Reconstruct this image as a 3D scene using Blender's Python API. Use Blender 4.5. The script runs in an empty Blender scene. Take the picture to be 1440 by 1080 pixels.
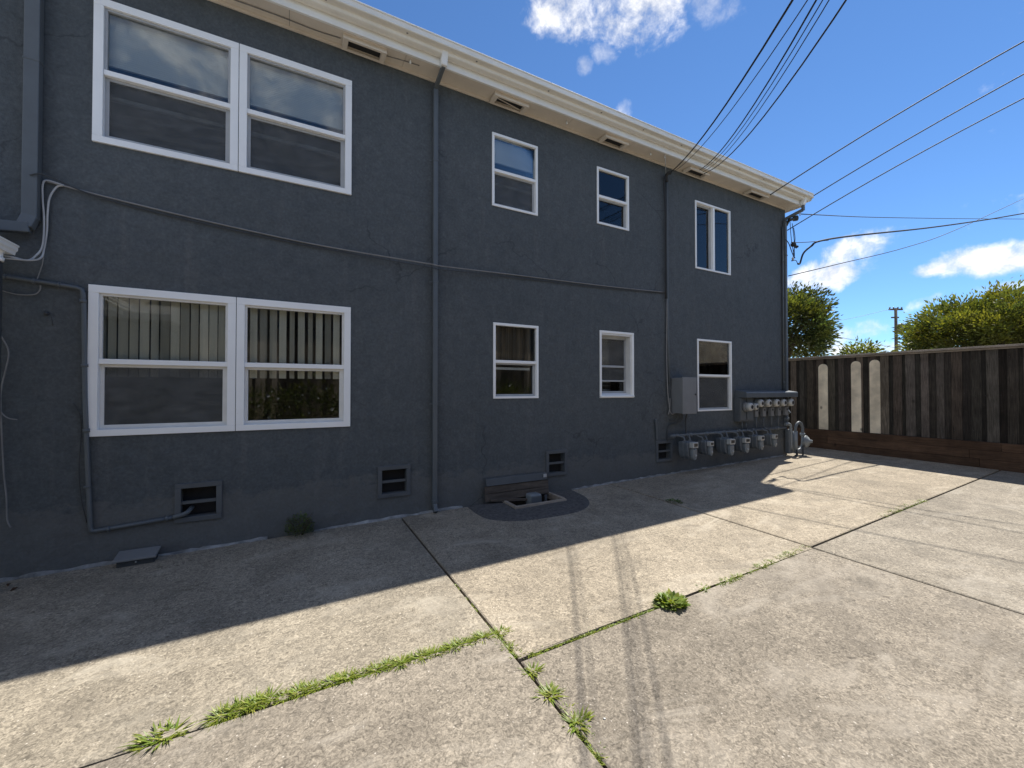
import bpy, bmesh, math, random
from mathutils import Vector, Matrix
random.seed(7)
PI = math.pi
SC = bpy.context.scene
COL = SC.collection

# ------------------------------------------------------------------ camera model (from the vanishing points)
FPX, YAW, PIT = 577.744, math.radians(28.237), math.radians(0.7564)
CAM = Vector((0, -5.24, 1.55))
FW = Vector((math.sin(YAW)*math.cos(PIT), math.cos(YAW)*math.cos(PIT), math.sin(PIT)))
RT = Vector((math.cos(YAW), -math.sin(YAW), 0))
UP = RT.cross(FW)
def ray(x, y): return FW + (x-720)/FPX*RT - (y-540)/FPX*UP
def at(x, y, Y=0.0):
    d = ray(x, y); return CAM + d*((Y-CAM.y)/d.y)
def atx(x, y, X):
    d = ray(x, y); return CAM + d*((X-CAM.x)/d.x)
def far(x, y, depth): return CAM + ray(x, y)*depth
GA, GB, GC = -.072, .0147, .012
def zg(x, y): return GA + GB*x + GC*y
def grd(x, y):
    d = ray(x, y); t = (GA + GC*CAM.y - CAM.z)/(d.z - GB*d.x - GC*d.y); return CAM + d*t

# ------------------------------------------------------------------ mesh builder
ORG = {}
class MB:
    def __init__(s): s.v=[]; s.f=[]; s.sm=[]; s.c=[]
    def face(s, idx, smooth=False, col=(1,1,1)):
        s.f.append(idx); s.sm.append(smooth); s.c.append(col)
    def poly(s, pts, col=(1,1,1), smooth=False):
        n=len(s.v); s.v += [Vector(p) for p in pts]; s.face(list(range(n,n+len(pts))), smooth, col)
    def box(s, x0,x1,y0,y1,z0,z1, col=(1,1,1)):
        n=len(s.v)
        s.v += [Vector((x,y,z)) for z in (z0,z1) for y in (y0,y1) for x in (x0,x1)]
        for q in ((0,2,3,1),(4,5,7,6),(0,1,5,4),(2,6,7,3),(0,4,6,2),(1,3,7,5)): s.face([n+i for i in q], False, col)
    def obox(s, c, ax, ay, az, hx, hy, hz, col=(1,1,1)):
        n=len(s.v); c=Vector(c)
        s.v += [c+ax*x*hx+ay*y*hy+az*z*hz for z in (-1,1) for y in (-1,1) for x in (-1,1)]
        for q in ((0,2,3,1),(4,5,7,6),(0,1,5,4),(2,6,7,3),(0,4,6,2),(1,3,7,5)): s.face([n+i for i in q], False, col)
    def bar(s, a, b, w, h, up=(0,0,1), col=(1,1,1)):
        a=Vector(a); b=Vector(b); d=(b-a); L=d.length; d.normalize(); u=Vector(up)
        r=d.cross(u)
        if r.length<1e-4: r=d.cross(Vector((0,1,0)))
        r.normalize(); u=r.cross(d)
        s.obox((a+b)/2, d, r, u, L/2, w/2, h/2, col)
    def tube(s, pts, r, n=8, caps=True, col=(1,1,1)):
        pts=[Vector(p) for p in pts]; R=r if isinstance(r,(list,tuple)) else [r]*len(pts)
        base=len(s.v); u=None; m=len(pts)
        for i,p in enumerate(pts):
            d=(pts[min(i+1,m-1)]-pts[max(i-1,0)]).normalized()
            if u is None:
                u=d.cross(Vector((0,0,1)))
                if u.length<1e-3: u=d.cross(Vector((0,1,0)))
            u=(u-d*u.dot(d)); u.normalize(); w=d.cross(u)
            for k in range(n):
                a=2*PI*k/n; s.v.append(p+(u*math.cos(a)+w*math.sin(a))*R[i])
        for i in range(m-1):
            for k in range(n):
                k2=(k+1)%n
                s.face([base+i*n+k, base+i*n+k2, base+(i+1)*n+k2, base+(i+1)*n+k], True, col)
        if caps:
            s.face([base+k for k in range(n)][::-1], False, col); s.face([base+(m-1)*n+k for k in range(n)], False, col)
    def lathe(s, c, ax, prof, n=20, col=(1,1,1)):
        c=Vector(c); ax=Vector(ax).normalized(); u=ax.cross(Vector((0,0,1)))
        if u.length<1e-3: u=Vector((1,0,0))
        u.normalize(); w=ax.cross(u); base=len(s.v)
        for h,r in prof:
            for k in range(n):
                a=2*PI*k/n; s.v.append(c+ax*h+(u*math.cos(a)+w*math.sin(a))*max(r,1e-4))
        for i in range(len(prof)-1):
            for k in range(n):
                k2=(k+1)%n
                s.face([base+i*n+k, base+i*n+k2, base+(i+1)*n+k2, base+(i+1)*n+k], True, col)
        s.face([base+k for k in range(n)][::-1], False, col); s.face([base+(len(prof)-1)*n+k for k in range(n)], False, col)
    def prism(s, prof, axis_a, axis_b, col=(1,1,1), smooth=False):
        """prof: points (Vectors) of a closed outline; swept by axis_a->axis_b offsets"""
        a=Vector(axis_a); b=Vector(axis_b); n=len(s.v); m=len(prof)
        s.v += [Vector(p)+a for p in prof] + [Vector(p)+b for p in prof]
        for i in range(m):
            j=(i+1)%m; s.face([n+i,n+j,n+m+j,n+m+i], smooth, col)
        s.face([n+i for i in range(m)][::-1], False, col); s.face([n+m+i for i in range(m)], False, col)
    def build(s, name, mat, parent=None, loc=None, bevel=0, fixn=True):
        org = Vector(ORG[parent.name]) if parent else Vector(loc or (0,0,0))
        me=bpy.data.meshes.new(name)
        me.from_pydata([tuple(v-org) for v in s.v], [], s.f)
        me.polygons.foreach_set('use_smooth', s.sm)
        ca=me.color_attributes.new('Col','FLOAT_COLOR','CORNER'); buf=[]
        for f,c in zip(s.f,s.c):
            buf += [c[0],c[1],c[2],1.0]*len(f)
        ca.data.foreach_set('color', buf)
        if fixn:
            bm=bmesh.new(); bm.from_mesh(me); bmesh.ops.recalc_face_normals(bm, faces=bm.faces); bm.to_mesh(me); bm.free()
        me.materials.append(mat)
        o=bpy.data.objects.new(name, me); COL.objects.link(o)
        if parent: o.parent=parent; ORG[o.name]=org
        else: o.location=org; ORG[o.name]=org
        if bevel:
            b=o.modifiers.new('Bevel','BEVEL'); b.width=bevel; b.segments=2; b.limit_method='ANGLE'; b.angle_limit=math.radians(40)
        return o
def thing(name, label, cat, loc=(0,0,0), group=None):
    o=bpy.data.objects.new(name, None); COL.objects.link(o); o.location=loc; o.empty_display_size=.1
    ORG[o.name]=Vector(loc); tag(o,label,cat,group); return o
def tag(o, label, cat, group=None):
    o['label']=label; o['category']=cat
    if group: o['group']=group
    return o
def structure(o): o['kind']='structure'; return o
def copy_tree(o, parent=None):
    c=o.copy(); COL.objects.link(c)
    if parent: c.parent=parent
    for ch in list(o.children): copy_tree(ch, c)
    return c
def smooth_path(pts, n=6):
    """Catmull-Rom through the points"""
    P=[Vector(p) for p in pts]; P=[P[0]*2-P[1]]+P+[P[-1]*2-P[-2]]; out=[]
    for i in range(1,len(P)-2):
        a,b,c,d=P[i-1:i+3]
        for k in range(n):
            t=k/n
            out.append(.5*((2*b)+(c-a)*t+(2*a-5*b+4*c-d)*t*t+(3*b-a-3*c+d)*t*t*t))
    out.append(P[-2]); return out

def cable(name,label,mat,pts,r,cat='cable',n=6,group=None,sm=True):
    p=smooth_path(pts,n) if sm else [Vector(q) for q in pts]
    mb=MB(); mb.tube(p,r,6); return tag(mb.build(name,mat,None,p[0]),label,cat,group)
# ------------------------------------------------------------------ materials
def new_mat(name):
    m=bpy.data.materials.new(name); m.use_nodes=True; nt=m.node_tree; nt.nodes.clear()
    out=nt.nodes.new('ShaderNodeOutputMaterial'); return m, nt, out
def N(nt, t, **k):
    n=nt.nodes.new(t)
    for a,b in k.items():
        if a.startswith('i_'): n.inputs[a[2:].replace('_',' ')].default_value=b
        else: setattr(n,a,b)
    return n
def noise(nt, vec, scale, detail=4, rough=.55, dist=0):
    n=N(nt,'ShaderNodeTexNoise'); n.inputs['Scale'].default_value=scale; n.inputs['Detail'].default_value=detail
    n.inputs['Roughness'].default_value=rough; n.inputs['Distortion'].default_value=dist; nt.links.new(vec, n.inputs['Vector']); return n.outputs['Fac']
def ramp(nt, fac, stops):
    r=N(nt,'ShaderNodeValToRGB'); e=r.color_ramp.elements
    while len(e)<len(stops): e.new(.5)
    for el,(p,c) in zip(e,stops): el.position=p; el.color=(c[0],c[1],c[2],1) if not isinstance(c,(int,float)) else (c,c,c,1)
    nt.links.new(fac, r.inputs['Fac']); return r.outputs['Color']
def mixc(nt, a, b, fac, mode='MIX'):
    m=N(nt,'ShaderNodeMix',data_type='RGBA',blend_type=mode)
    for sock,val in ((m.inputs[0],fac),(m.inputs[6],a),(m.inputs[7],b)):
        if isinstance(val,(int,float)): sock.default_value=val
        elif isinstance(val,tuple): sock.default_value=(*val,1)
        else: nt.links.new(val,sock)
    return m.outputs[2]
def maths(nt, op, a, b=None):
    m=N(nt,'ShaderNodeMath',operation=op)
    for i,v in enumerate((a,b)):
        if v is None: continue
        if isinstance(v,(int,float)): m.inputs[i].default_value=v
        else: nt.links.new(v,m.inputs[i])
    return m.outputs[0]
def coords(nt, scale=(1,1,1)):
    tc=N(nt,'ShaderNodeTexCoord')
    if scale==(1,1,1): return tc.outputs['Object']
    mp=N(nt,'ShaderNodeMapping'); mp.inputs['Scale'].default_value=scale; nt.links.new(tc.outputs['Object'],mp.inputs['Vector']); return mp.outputs['Vector']
def finish(nt, out, color, rough=.8, bumps=(), metallic=0, spec=.5):
    p=N(nt,'ShaderNodeBsdfPrincipled')
    if isinstance(color,tuple): p.inputs['Base Color'].default_value=(*color,1)
    else: nt.links.new(color,p.inputs['Base Color'])
    if isinstance(rough,(int,float)): p.inputs['Roughness'].default_value=rough
    else: nt.links.new(rough,p.inputs['Roughness'])
    p.inputs['Metallic'].default_value=metallic; p.inputs['Specular IOR Level'].default_value=spec
    prev=None
    for h,st,dist in bumps:
        b=N(nt,'ShaderNodeBump'); b.inputs['Strength'].default_value=st; b.inputs['Distance'].default_value=dist
        nt.links.new(h,b.inputs['Height'])
        if prev: nt.links.new(prev,b.inputs['Normal'])
        prev=b.outputs['Normal']
    if prev: nt.links.new(prev,p.inputs['Normal'])
    nt.links.new(p.outputs[0], out.inputs['Surface']); return p
def plain(name, col, rough=.6, var=.18, scale=6, bump=.15, bscale=60, metallic=0, attr=False, stretch=(1,1,1), dirt=None):
    """paint or metal with mottling, fine bump and optional dirt"""
    m,nt,out=new_mat(name); v=coords(nt,stretch)
    n=noise(nt,v,scale,6,.6)
    c=ramp(nt,n,[(.25,tuple(x*(1-var) for x in col)),(.75,tuple(min(1,x*(1+var)) for x in col))])
    if attr:
        a=N(nt,'ShaderNodeVertexColor',layer_name='Col'); c=mixc(nt,c,a.outputs['Color'],1.0,'MULTIPLY')
    if dirt:
        d=ramp(nt,noise(nt,v,dirt[0],8,.7),[(dirt[1],0),(dirt[1]+.12,1)]); c=mixc(nt,c,dirt[2],d)
    finish(nt,out,c,rough,[(noise(nt,v,bscale,3),bump,.004)],metallic); return m

M={}
# stucco: dark slate paint over a hand-floated coat
m,nt,out=new_mat('stucco'); v=coords(nt)
big=noise(nt,v,.55,5,.6); mid=noise(nt,v,4,6,.65); st=noise(nt,coords(nt,(5,5,.5)),1.2,5,.65)
c=ramp(nt,mixc(nt,big,mid,.5),[(.3,(.070,.081,.089)),(.7,(.100,.111,.119))])
c=mixc(nt,c,(.136,.139,.142),ramp(nt,st,[(.56,0),(.8,.55)]))
c=mixc(nt,c,(.062,.067,.074),ramp(nt,noise(nt,coords(nt,(3,3,.6)),1.7,6,.7),[(.6,0),(.78,.6)]))
cr=noise(nt,v,2.2,2,.5,1.5)
fine=noise(nt,v,34,5,.7); lump=noise(nt,v,7,3,.5); grain=noise(nt,v,160,2,.5)
c=mixc(nt,c,ramp(nt,noise(nt,v,11,6,.7,.8),[(.3,.7),(.5,1.0),(.7,1.3)]),.55,'MULTIPLY'); c=mixc(nt,c,ramp(nt,fine,[(.3,.6),(.5,1.0),(.7,1.45)]),.5,'MULTIPLY')
spk=ramp(nt,noise(nt,v,58,2,.5),[(.74,0),(.78,.5)])
c=mixc(nt,c,(.19,.2,.21),spk)
sx=N(nt,'ShaderNodeSeparateXYZ'); nt.links.new(v,sx.inputs[0])
hz=maths(nt,'ADD',maths(nt,'MULTIPLY',sx.outputs['Z'],1.6),maths(nt,'MULTIPLY',noise(nt,coords(nt,(1.5,1,2.5)),2.2,7,.75),-1.3))
c=mixc(nt,c,(.17,.165,.155),ramp(nt,hz,[(-.0,.38),(.12,0)]))
wv=N(nt,'ShaderNodeVectorMath',operation='ADD'); nt.links.new(v,wv.inputs[0]); nzc=N(nt,'ShaderNodeTexNoise'); nzc.inputs['Scale'].default_value=2.5; nzc.inputs['Detail'].default_value=6; nt.links.new(v,nzc.inputs['Vector'])
ml=N(nt,'ShaderNodeVectorMath',operation='SCALE'); nt.links.new(nzc.outputs['Color'],ml.inputs[0]); ml.inputs['Scale'].default_value=.55; nt.links.new(ml.outputs[0],wv.inputs[1])
vk=N(nt,'ShaderNodeTexVoronoi',feature='DISTANCE_TO_EDGE'); vk.inputs['Scale'].default_value=.62; nt.links.new(wv.outputs[0],vk.inputs['Vector'])
crk=maths(nt,'MULTIPLY',ramp(nt,vk.outputs['Distance'],[(.0015,.75),(.006,0)]),ramp(nt,noise(nt,v,.8,2),[(.52,0),(.6,1)]))
c=mixc(nt,c,(.04,.045,.05),crk)
finish(nt,out,c,.82,[(lump,.6,.03),(fine,.7,.010),(grain,.5,.003)],spec=.35); M['stucco']=m
# concrete
m,nt,out=new_mat('concrete'); v=coords(nt)
att=N(nt,'ShaderNodeVertexColor',layer_name='Col')
big=noise(nt,v,.45,7,.62,.4); mid=noise(nt,v,2.6,7,.68,.3)
worm=noise(nt,v,34,3,.55,1.6); fine=noise(nt,v,120,3,.6,.6)
c=ramp(nt,mixc(nt,big,mid,.45),[(.34,(.165,.147,.121)),(.5,(.245,.219,.180)),(.66,(.325,.292,.241))])
c=mixc(nt,c,ramp(nt,worm,[(.3,.36),(.5,.98),(.7,1.62)]),.78,'MULTIPLY')
c=mixc(nt,c,ramp(nt,fine,[(.3,.5),(.5,1.0),(.72,1.5)]),.62,'MULTIPLY')
vo=N(nt,'ShaderNodeTexVoronoi'); vo.inputs['Scale'].default_value=46; nt.links.new(v,vo.inputs['Vector'])
sp=maths(nt,'MULTIPLY',ramp(nt,vo.outputs['Distance'],[(.12,1),(.26,0)]),ramp(nt,noise(nt,v,30,1),[(.52,0),(.6,1)]))
vc=N(nt,'ShaderNodeSeparateColor'); nt.links.new(vo.outputs['Color'],vc.inputs[0])
c=mixc(nt,c,ramp(nt,vc.outputs[0],[(.0,(.16,.14,.12)),(.55,(.2,.17,.15)),(.6,(.6,.56,.5)),(1,(.68,.64,.58))]),maths(nt,'MULTIPLY',sp,.75))
stain=ramp(nt,noise(nt,v,1.1,8,.72,.8),[(.54,0),(.74,.5)])
patch=ramp(nt,noise(nt,coords(nt,(1,2.2,1)),.9,8,.72,1.2),[(.53,0),(.68,.6)]); c=mixc(nt,c,(.40,.37,.32),patch)
dk=ramp(nt,noise(nt,coords(nt,(1.6,1,1)),.7,9,.74,.9),[(.33,.6),(.47,0)]); c=mixc(nt,c,(.15,.138,.118),dk)
c=mixc(nt,c,(.125,.112,.095),stain)
c=mixc(nt,c,att.outputs['Color'],1.0,'MULTIPLY')
finish(nt,out,c,.9,[(mid,.2,.01),(worm,.45,.004),(fine,.5,.002)],spec=.3); M['concrete']=m
M['soil']=plain('soil',(.035,.028,.02),.95,.4,20,.8,60)
M['far_ground']=plain('far_ground',(.22,.2,.16),.95,.3,.5,.3,10)
M['patch']=plain('asphalt_patch',(.088,.083,.08),.9,.55,26,1.0,70,dirt=(34,.62,(.3,.28,.26)))
M['mortar']=plain('mortar',(.25,.25,.245),.9,.7,7,.7,60)
M['vinyl']=plain('white_vinyl',(.90,.905,.90),.38,.04,3,.05,40,dirt=(8,.66,(.5,.48,.44)))
M['vinyl_worn']=plain('worn_white_paint',(.72,.71,.68),.5,.1,5,.1,40,dirt=(7,.66,(.36,.34,.3)))
M['screenframe']=plain('screen_frame',(.40,.41,.42),.5,.12,6,.05,40)
M['eave']=plain('cream_eave_paint',(.73,.665,.58),.7,.12,2.5,.12,30,dirt=(5,.66,(.34,.26,.18)))
M['fascia']=plain('white_fascia_paint',(.86,.86,.84),.6,.05,3,.1,30,dirt=(8,.7,(.5,.45,.36)))
M['gutter']=plain('cream_gutter_paint',(.83,.80,.73),.5,.08,3,.1,30,dirt=(11,.68,(.36,.28,.2)))
M['roof']=plain('roof_shingle',(.16,.15,.14),.95,.3,8,.8,40)
M['slate_paint']=plain('slate_pipe_paint',(.098,.112,.124),.5,.12,5,.15,40)
M['slate_trim']=plain('slate_trim_paint',(.088,.098,.108),.6,.15,5,.2,40)
M['slate_dark']=plain('dark_slate_pipe',(.045,.05,.055),.6,.2,6,.2,40)
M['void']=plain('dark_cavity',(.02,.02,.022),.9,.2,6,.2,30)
M['cable_grey']=plain('grey_cable',(.23,.225,.22),.6,.2,8,.1,40)
M['cable_light']=plain('pale_cable',(.44,.44,.44),.55,.2,8,.1,40)
M['cable_black']=plain('black_cable',(.022,.022,.024),.65,.2,8,.1,40)
M['boxgrey']=plain('grey_box_paint',(.19,.195,.20),.5,.1,5,.1,40,dirt=(6,.66,(.16,.155,.15)))
M['metalgrey']=plain('meter_grey',(.20,.22,.235),.45,.18,8,.15,40,metallic=.1,dirt=(9,.64,(.15,.14,.13)))
M['pipegrey']=plain('pipe_slate',(.115,.13,.145),.5,.2,8,.2,40)
M['meterlight']=plain('meter_pale',(.44,.44,.42),.4,.1,8,.1,40,dirt=(12,.62,(.3,.28,.26)))
M['dialface']=plain('dial_dark',(.03,.03,.032),.3,.1,8,.05,40)
M['interior']=plain('interior_plaster',(.33,.31,.28),.9,.1,2,.05,30)
M['blind']=plain('blind_slat',(.86,.85,.82),.5,.05,3,.02,30)
M['vblind']=plain('vertical_blind',(.88,.82,.68),.7,.10,3,.05,30,attr=True,stretch=(6,6,.4))
M['curtain']=plain('brown_curtain',(.30,.235,.17),.9,.2,4,.1,60,attr=True,stretch=(6,6,.3))
M['sheer']=plain('white_curtain',(.75,.77,.8),.9,.06,4,.1,60)
M['copper']=plain('grey_roofing',(.5,.5,.48),.6,.1,6,.2,40)
# glass
m,nt,out=new_mat('window_glass')
fr=N(nt,'ShaderNodeFresnel'); fr.inputs['IOR'].default_value=1.5
fac=maths(nt,'MINIMUM',maths(nt,'ADD',maths(nt,'MULTIPLY',fr.outputs[0],1.25),.015),1.0)
tr=N(nt,'ShaderNodeBsdfTransparent'); tr.inputs[0].default_value=(.95,.97,.96,1)
gl=N(nt,'ShaderNodeBsdfGlossy'); gl.inputs['Roughness'].default_value=.015
wob=N(nt,'ShaderNodeBump'); wob.inputs['Strength'].default_value=.06; wob.inputs['Distance'].default_value=.02
nt.links.new(noise(nt,coords(nt),1.6,1),wob.inputs['Height']); nt.links.new(wob.outputs[0],gl.inputs['Normal'])
mx=N(nt,'ShaderNodeMixShader'); nt.links.new(fac,mx.inputs[0]); nt.links.new(tr.outputs[0],mx.inputs[1]); nt.links.new(gl.outputs[0],mx.inputs[2])
nt.links.new(mx.outputs[0],out.inputs['Surface']); M['glass']=m
# insect screen
m,nt,out=new_mat('insect_screen')
tr=N(nt,'ShaderNodeBsdfTransparent'); df=N(nt,'ShaderNodeBsdfDiffuse')
nt.links.new(ramp(nt,noise(nt,coords(nt,(1,1,3)),5,7,.7),[(.3,(.09,.095,.095)),(.75,(.2,.205,.205))]),df.inputs['Color'])
mx=N(nt,'ShaderNodeMixShader'); nt.links.new(ramp(nt,noise(nt,coords(nt),3,5),[(.3,.36),(.7,.52)]),mx.inputs[0]); nt.links.new(tr.outputs[0],mx.inputs[1]); nt.links.new(df.outputs[0],mx.inputs[2])
nt.links.new(mx.outputs[0],out.inputs['Surface']); M['screen']=m
# weathered wood
def wood(name, col, var=.45, grain=(14,14,.9), rough=.85, attr=True, bump=.6):
    m,nt,out=new_mat(name); v=coords(nt,grain)
    g=noise(nt,v,3.2,8,.7,.6); k=noise(nt,coords(nt),2.5,5,.6)
    c=ramp(nt,g,[(.28,tuple(x*(1-var) for x in col)),(.55,col),(.8,tuple(x*(1+var) for x in col))])
    c=mixc(nt,c,ramp(nt,k,[(.35,.6),(.65,1.25)]),.7,'MULTIPLY')
    if attr:
        a=N(nt,'ShaderNodeVertexColor',layer_name='Col'); c=mixc(nt,c,a.outputs['Color'],1.0,'MULTIPLY')
    kn=N(nt,'ShaderNodeTexVoronoi'); kn.inputs['Scale'].default_value=3.1; nt.links.new(coords(nt,(1,1,.7)),kn.inputs['Vector'])
    c=mixc(nt,c,tuple(x*.3 for x in col),ramp(nt,kn.outputs['Distance'],[(.05,.9),(.11,0)]))
    finish(nt,out,c,rough,[(g,bump,.006)],spec=.25); return m
M['fence']=wood('weathered_board',(.165,.140,.115),.8,(22,22,1.1),bump=1.2)
M['palewood']=wood('pale_board',(.85,.73,.55),.06,bump=.15,attr=False)
M['timber']=wood('timber_beam',(.115,.066,.040),.5,(14,.9,14))
M['hatchwood']=wood('hatch_plank',(.11,.09,.075),.5,(.9,14,14),attr=False)
M['frame_wood']=wood('well_frame_wood',(.34,.29,.24),.3,(1.2,14,14),attr=False)
M['pole']=wood('pole_wood',(.09,.075,.06),.4,(14,14,.9),attr=False)
# foliage
def leafmat(name, col, trans=.35):
    m,nt,out=new_mat(name); a=N(nt,'ShaderNodeVertexColor',layer_name='Col')
    c=mixc(nt,col,a.outputs['Color'],1.0,'MULTIPLY')
    p=N(nt,'ShaderNodeBsdfPrincipled'); nt.links.new(c,p.inputs['Base Color']); p.inputs['Roughness'].default_value=.45; p.inputs['Specular IOR Level'].default_value=.4
    t=N(nt,'ShaderNodeBsdfTranslucent'); nt.links.new(mixc(nt,c,(1.2,1.25,.5),1.0,'MULTIPLY'),t.inputs['Color'])
    mx=N(nt,'ShaderNodeMixShader'); mx.inputs[0].default_value=trans
    nt.links.new(p.outputs[0],mx.inputs[1]); nt.links.new(t.outputs[0],mx.inputs[2]); nt.links.new(mx.outputs[0],out.inputs['Surface']); return m
M['leaf']=leafmat('tree_leaf',(.145,.165,.045))
M['leaf_dark']=leafmat('dark_tree_leaf',(.10,.125,.045))
M['grass']=leafmat('grass_blade',(.165,.225,.035),.3)
M['clump']=leafmat('clump_leaf',(.17,.24,.05),.35)
M['weed']=leafmat('weed_leaf',(.085,.13,.04),.2)
M['bark']=wood('bark',(.11,.085,.065),.5,(6,6,1.5),attr=False)

# ------------------------------------------------------------------ light, sky
SUNV=Vector((3.4,1.3,5.84)).normalized()
EL=math.asin(SUNV.z); AZ=math.atan2(SUNV.x,SUNV.y)
w=bpy.data.worlds.new('World'); SC.world=w; w.use_nodes=True; nt=w.node_tree; nt.nodes.clear()
out=nt.nodes.new('ShaderNodeOutputWorld'); bg=nt.nodes.new('ShaderNodeBackground'); bg.inputs['Strength'].default_value=.10
sky=nt.nodes.new('ShaderNodeTexSky'); sky.sky_type='NISHITA'; sky.sun_disc=False; sky.sun_elevation=EL; sky.sun_rotation=AZ
sky.altitude=0; sky.air_density=.8; sky.dust_density=.0; sky.ozone_density=2.6
tc=nt.nodes.new('ShaderNodeTexCoord'); gen=tc.outputs['Generated']
fbm=noise(nt,gen,9,6,.62,.3); fbm2=noise(nt,gen,26,4,.65,.2)
nz=maths(nt,'ADD',maths(nt,'MULTIPLY',maths(nt,'SUBTRACT',fbm,.5),4.6),maths(nt,'MULTIPLY',maths(nt,'SUBTRACT',fbm2,.5),2.6))
total=None
def blob(c,e1,e2,a,b,dn,soft=1.55):
    """one cloud: an ellipse of directions broken up by the noise"""
    global total
    mp=N(nt,'ShaderNodeMapping',vector_type='TEXTURE'); nt.links.new(gen,mp.inputs['Vector'])
    m3=Matrix((e1,e2,c)).transposed()
    mp.inputs['Location'].default_value=c; mp.inputs['Rotation'].default_value=m3.to_euler(); mp.inputs['Scale'].default_value=(a,b,.5)
    L=N(nt,'ShaderNodeVectorMath',operation='DOT_PRODUCT'); nt.links.new(mp.outputs[0],L.inputs[0]); nt.links.new(mp.outputs[0],L.inputs[1])
    r=maths(nt,'SUBTRACT',nz1,maths(nt,'MINIMUM',L.outputs['Value'],3.2))
    mr=N(nt,'ShaderNodeMapRange',interpolation_type='SMOOTHSTEP'); nt.links.new(r,mr.inputs['Value'])
    mr.inputs['From Min'].default_value=-.45; mr.inputs['From Max'].default_value=soft; mr.inputs['To Max'].default_value=dn
    total=mr.outputs[0] if total is None else maths(nt,'MAXIMUM',total,mr.outputs[0])
nz1=maths(nt,'ADD',nz,1.0)
# (px, py, half width px, half height px, density, tilt) of each cloud the photograph shows
for (px,py,a,b,dn,tl) in [(900,-2,78,46,1.0,0),(792,14,50,34,.95,0),(848,76,16,11,.4,.3),(822,92,11,11,.35,0),(878,155,16,15,.4,-.9),(1000,8,40,22,.4,0),
    (1212,348,66,30,1.0,-.4),(1160,385,70,26,1.0,-.25),(1400,366,92,34,1.05,-.12),(1320,377,40,14,.85,-.2),(1300,424,34,12,.8,-.45),(1430,402,70,14,.6,-.1),
    (1195,470,80,18,.75,-.2),(1235,490,90,14,.85,0)]:
    c=ray(px,py); L=c.length; c=c/L
    e1=(ray(px+math.cos(tl)*10,py+math.sin(tl)*10)/L-c); e1=e1-c*e1.dot(c); k=e1.length/10; e1.normalize(); e2=c.cross(e1)
    blob(c,e1,e2,a*k,b*k,dn)
# bigger unseen clouds, added to fill and whiten the shade, the first for the panes (degrees east of +Y, elevation, half sizes)
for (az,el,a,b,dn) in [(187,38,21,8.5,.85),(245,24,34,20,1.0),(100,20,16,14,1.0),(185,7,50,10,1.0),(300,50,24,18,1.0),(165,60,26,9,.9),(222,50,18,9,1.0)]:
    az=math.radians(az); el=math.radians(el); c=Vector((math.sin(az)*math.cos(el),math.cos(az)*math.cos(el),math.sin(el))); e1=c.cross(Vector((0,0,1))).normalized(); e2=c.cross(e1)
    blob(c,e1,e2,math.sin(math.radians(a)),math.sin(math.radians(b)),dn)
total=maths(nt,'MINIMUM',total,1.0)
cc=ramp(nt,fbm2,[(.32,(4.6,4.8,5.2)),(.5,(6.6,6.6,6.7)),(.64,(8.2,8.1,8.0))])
tint=mixc(nt,sky.outputs[0],(.60,.83,1.02),1.0,'MULTIPLY')
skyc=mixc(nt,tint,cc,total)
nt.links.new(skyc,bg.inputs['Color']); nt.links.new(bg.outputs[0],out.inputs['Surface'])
sl=bpy.data.lights.new('sun','SUN'); sl.energy=5.0; sl.angle=math.radians(.53); sl.color=(1,.95,.86)
so=bpy.data.objects.new('sun',sl); COL.objects.link(so); so.rotation_euler=(-SUNV).to_track_quat('-Z','Y').to_euler()
SC.view_settings.view_transform='Standard'; SC.view_settings.look='None'; SC.view_settings.exposure=.72; SC.view_settings.gamma=1
cd=bpy.data.cameras.new('camera'); co=bpy.data.objects.new('camera',cd); COL.objects.link(co); SC.camera=co
cd.sensor_width=36; cd.lens=FPX/1440*36; cd.clip_start=.05; cd.clip_end=6000
co.location=CAM; co.rotation_euler=(PI/2+PIT,0,-YAW)

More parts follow.
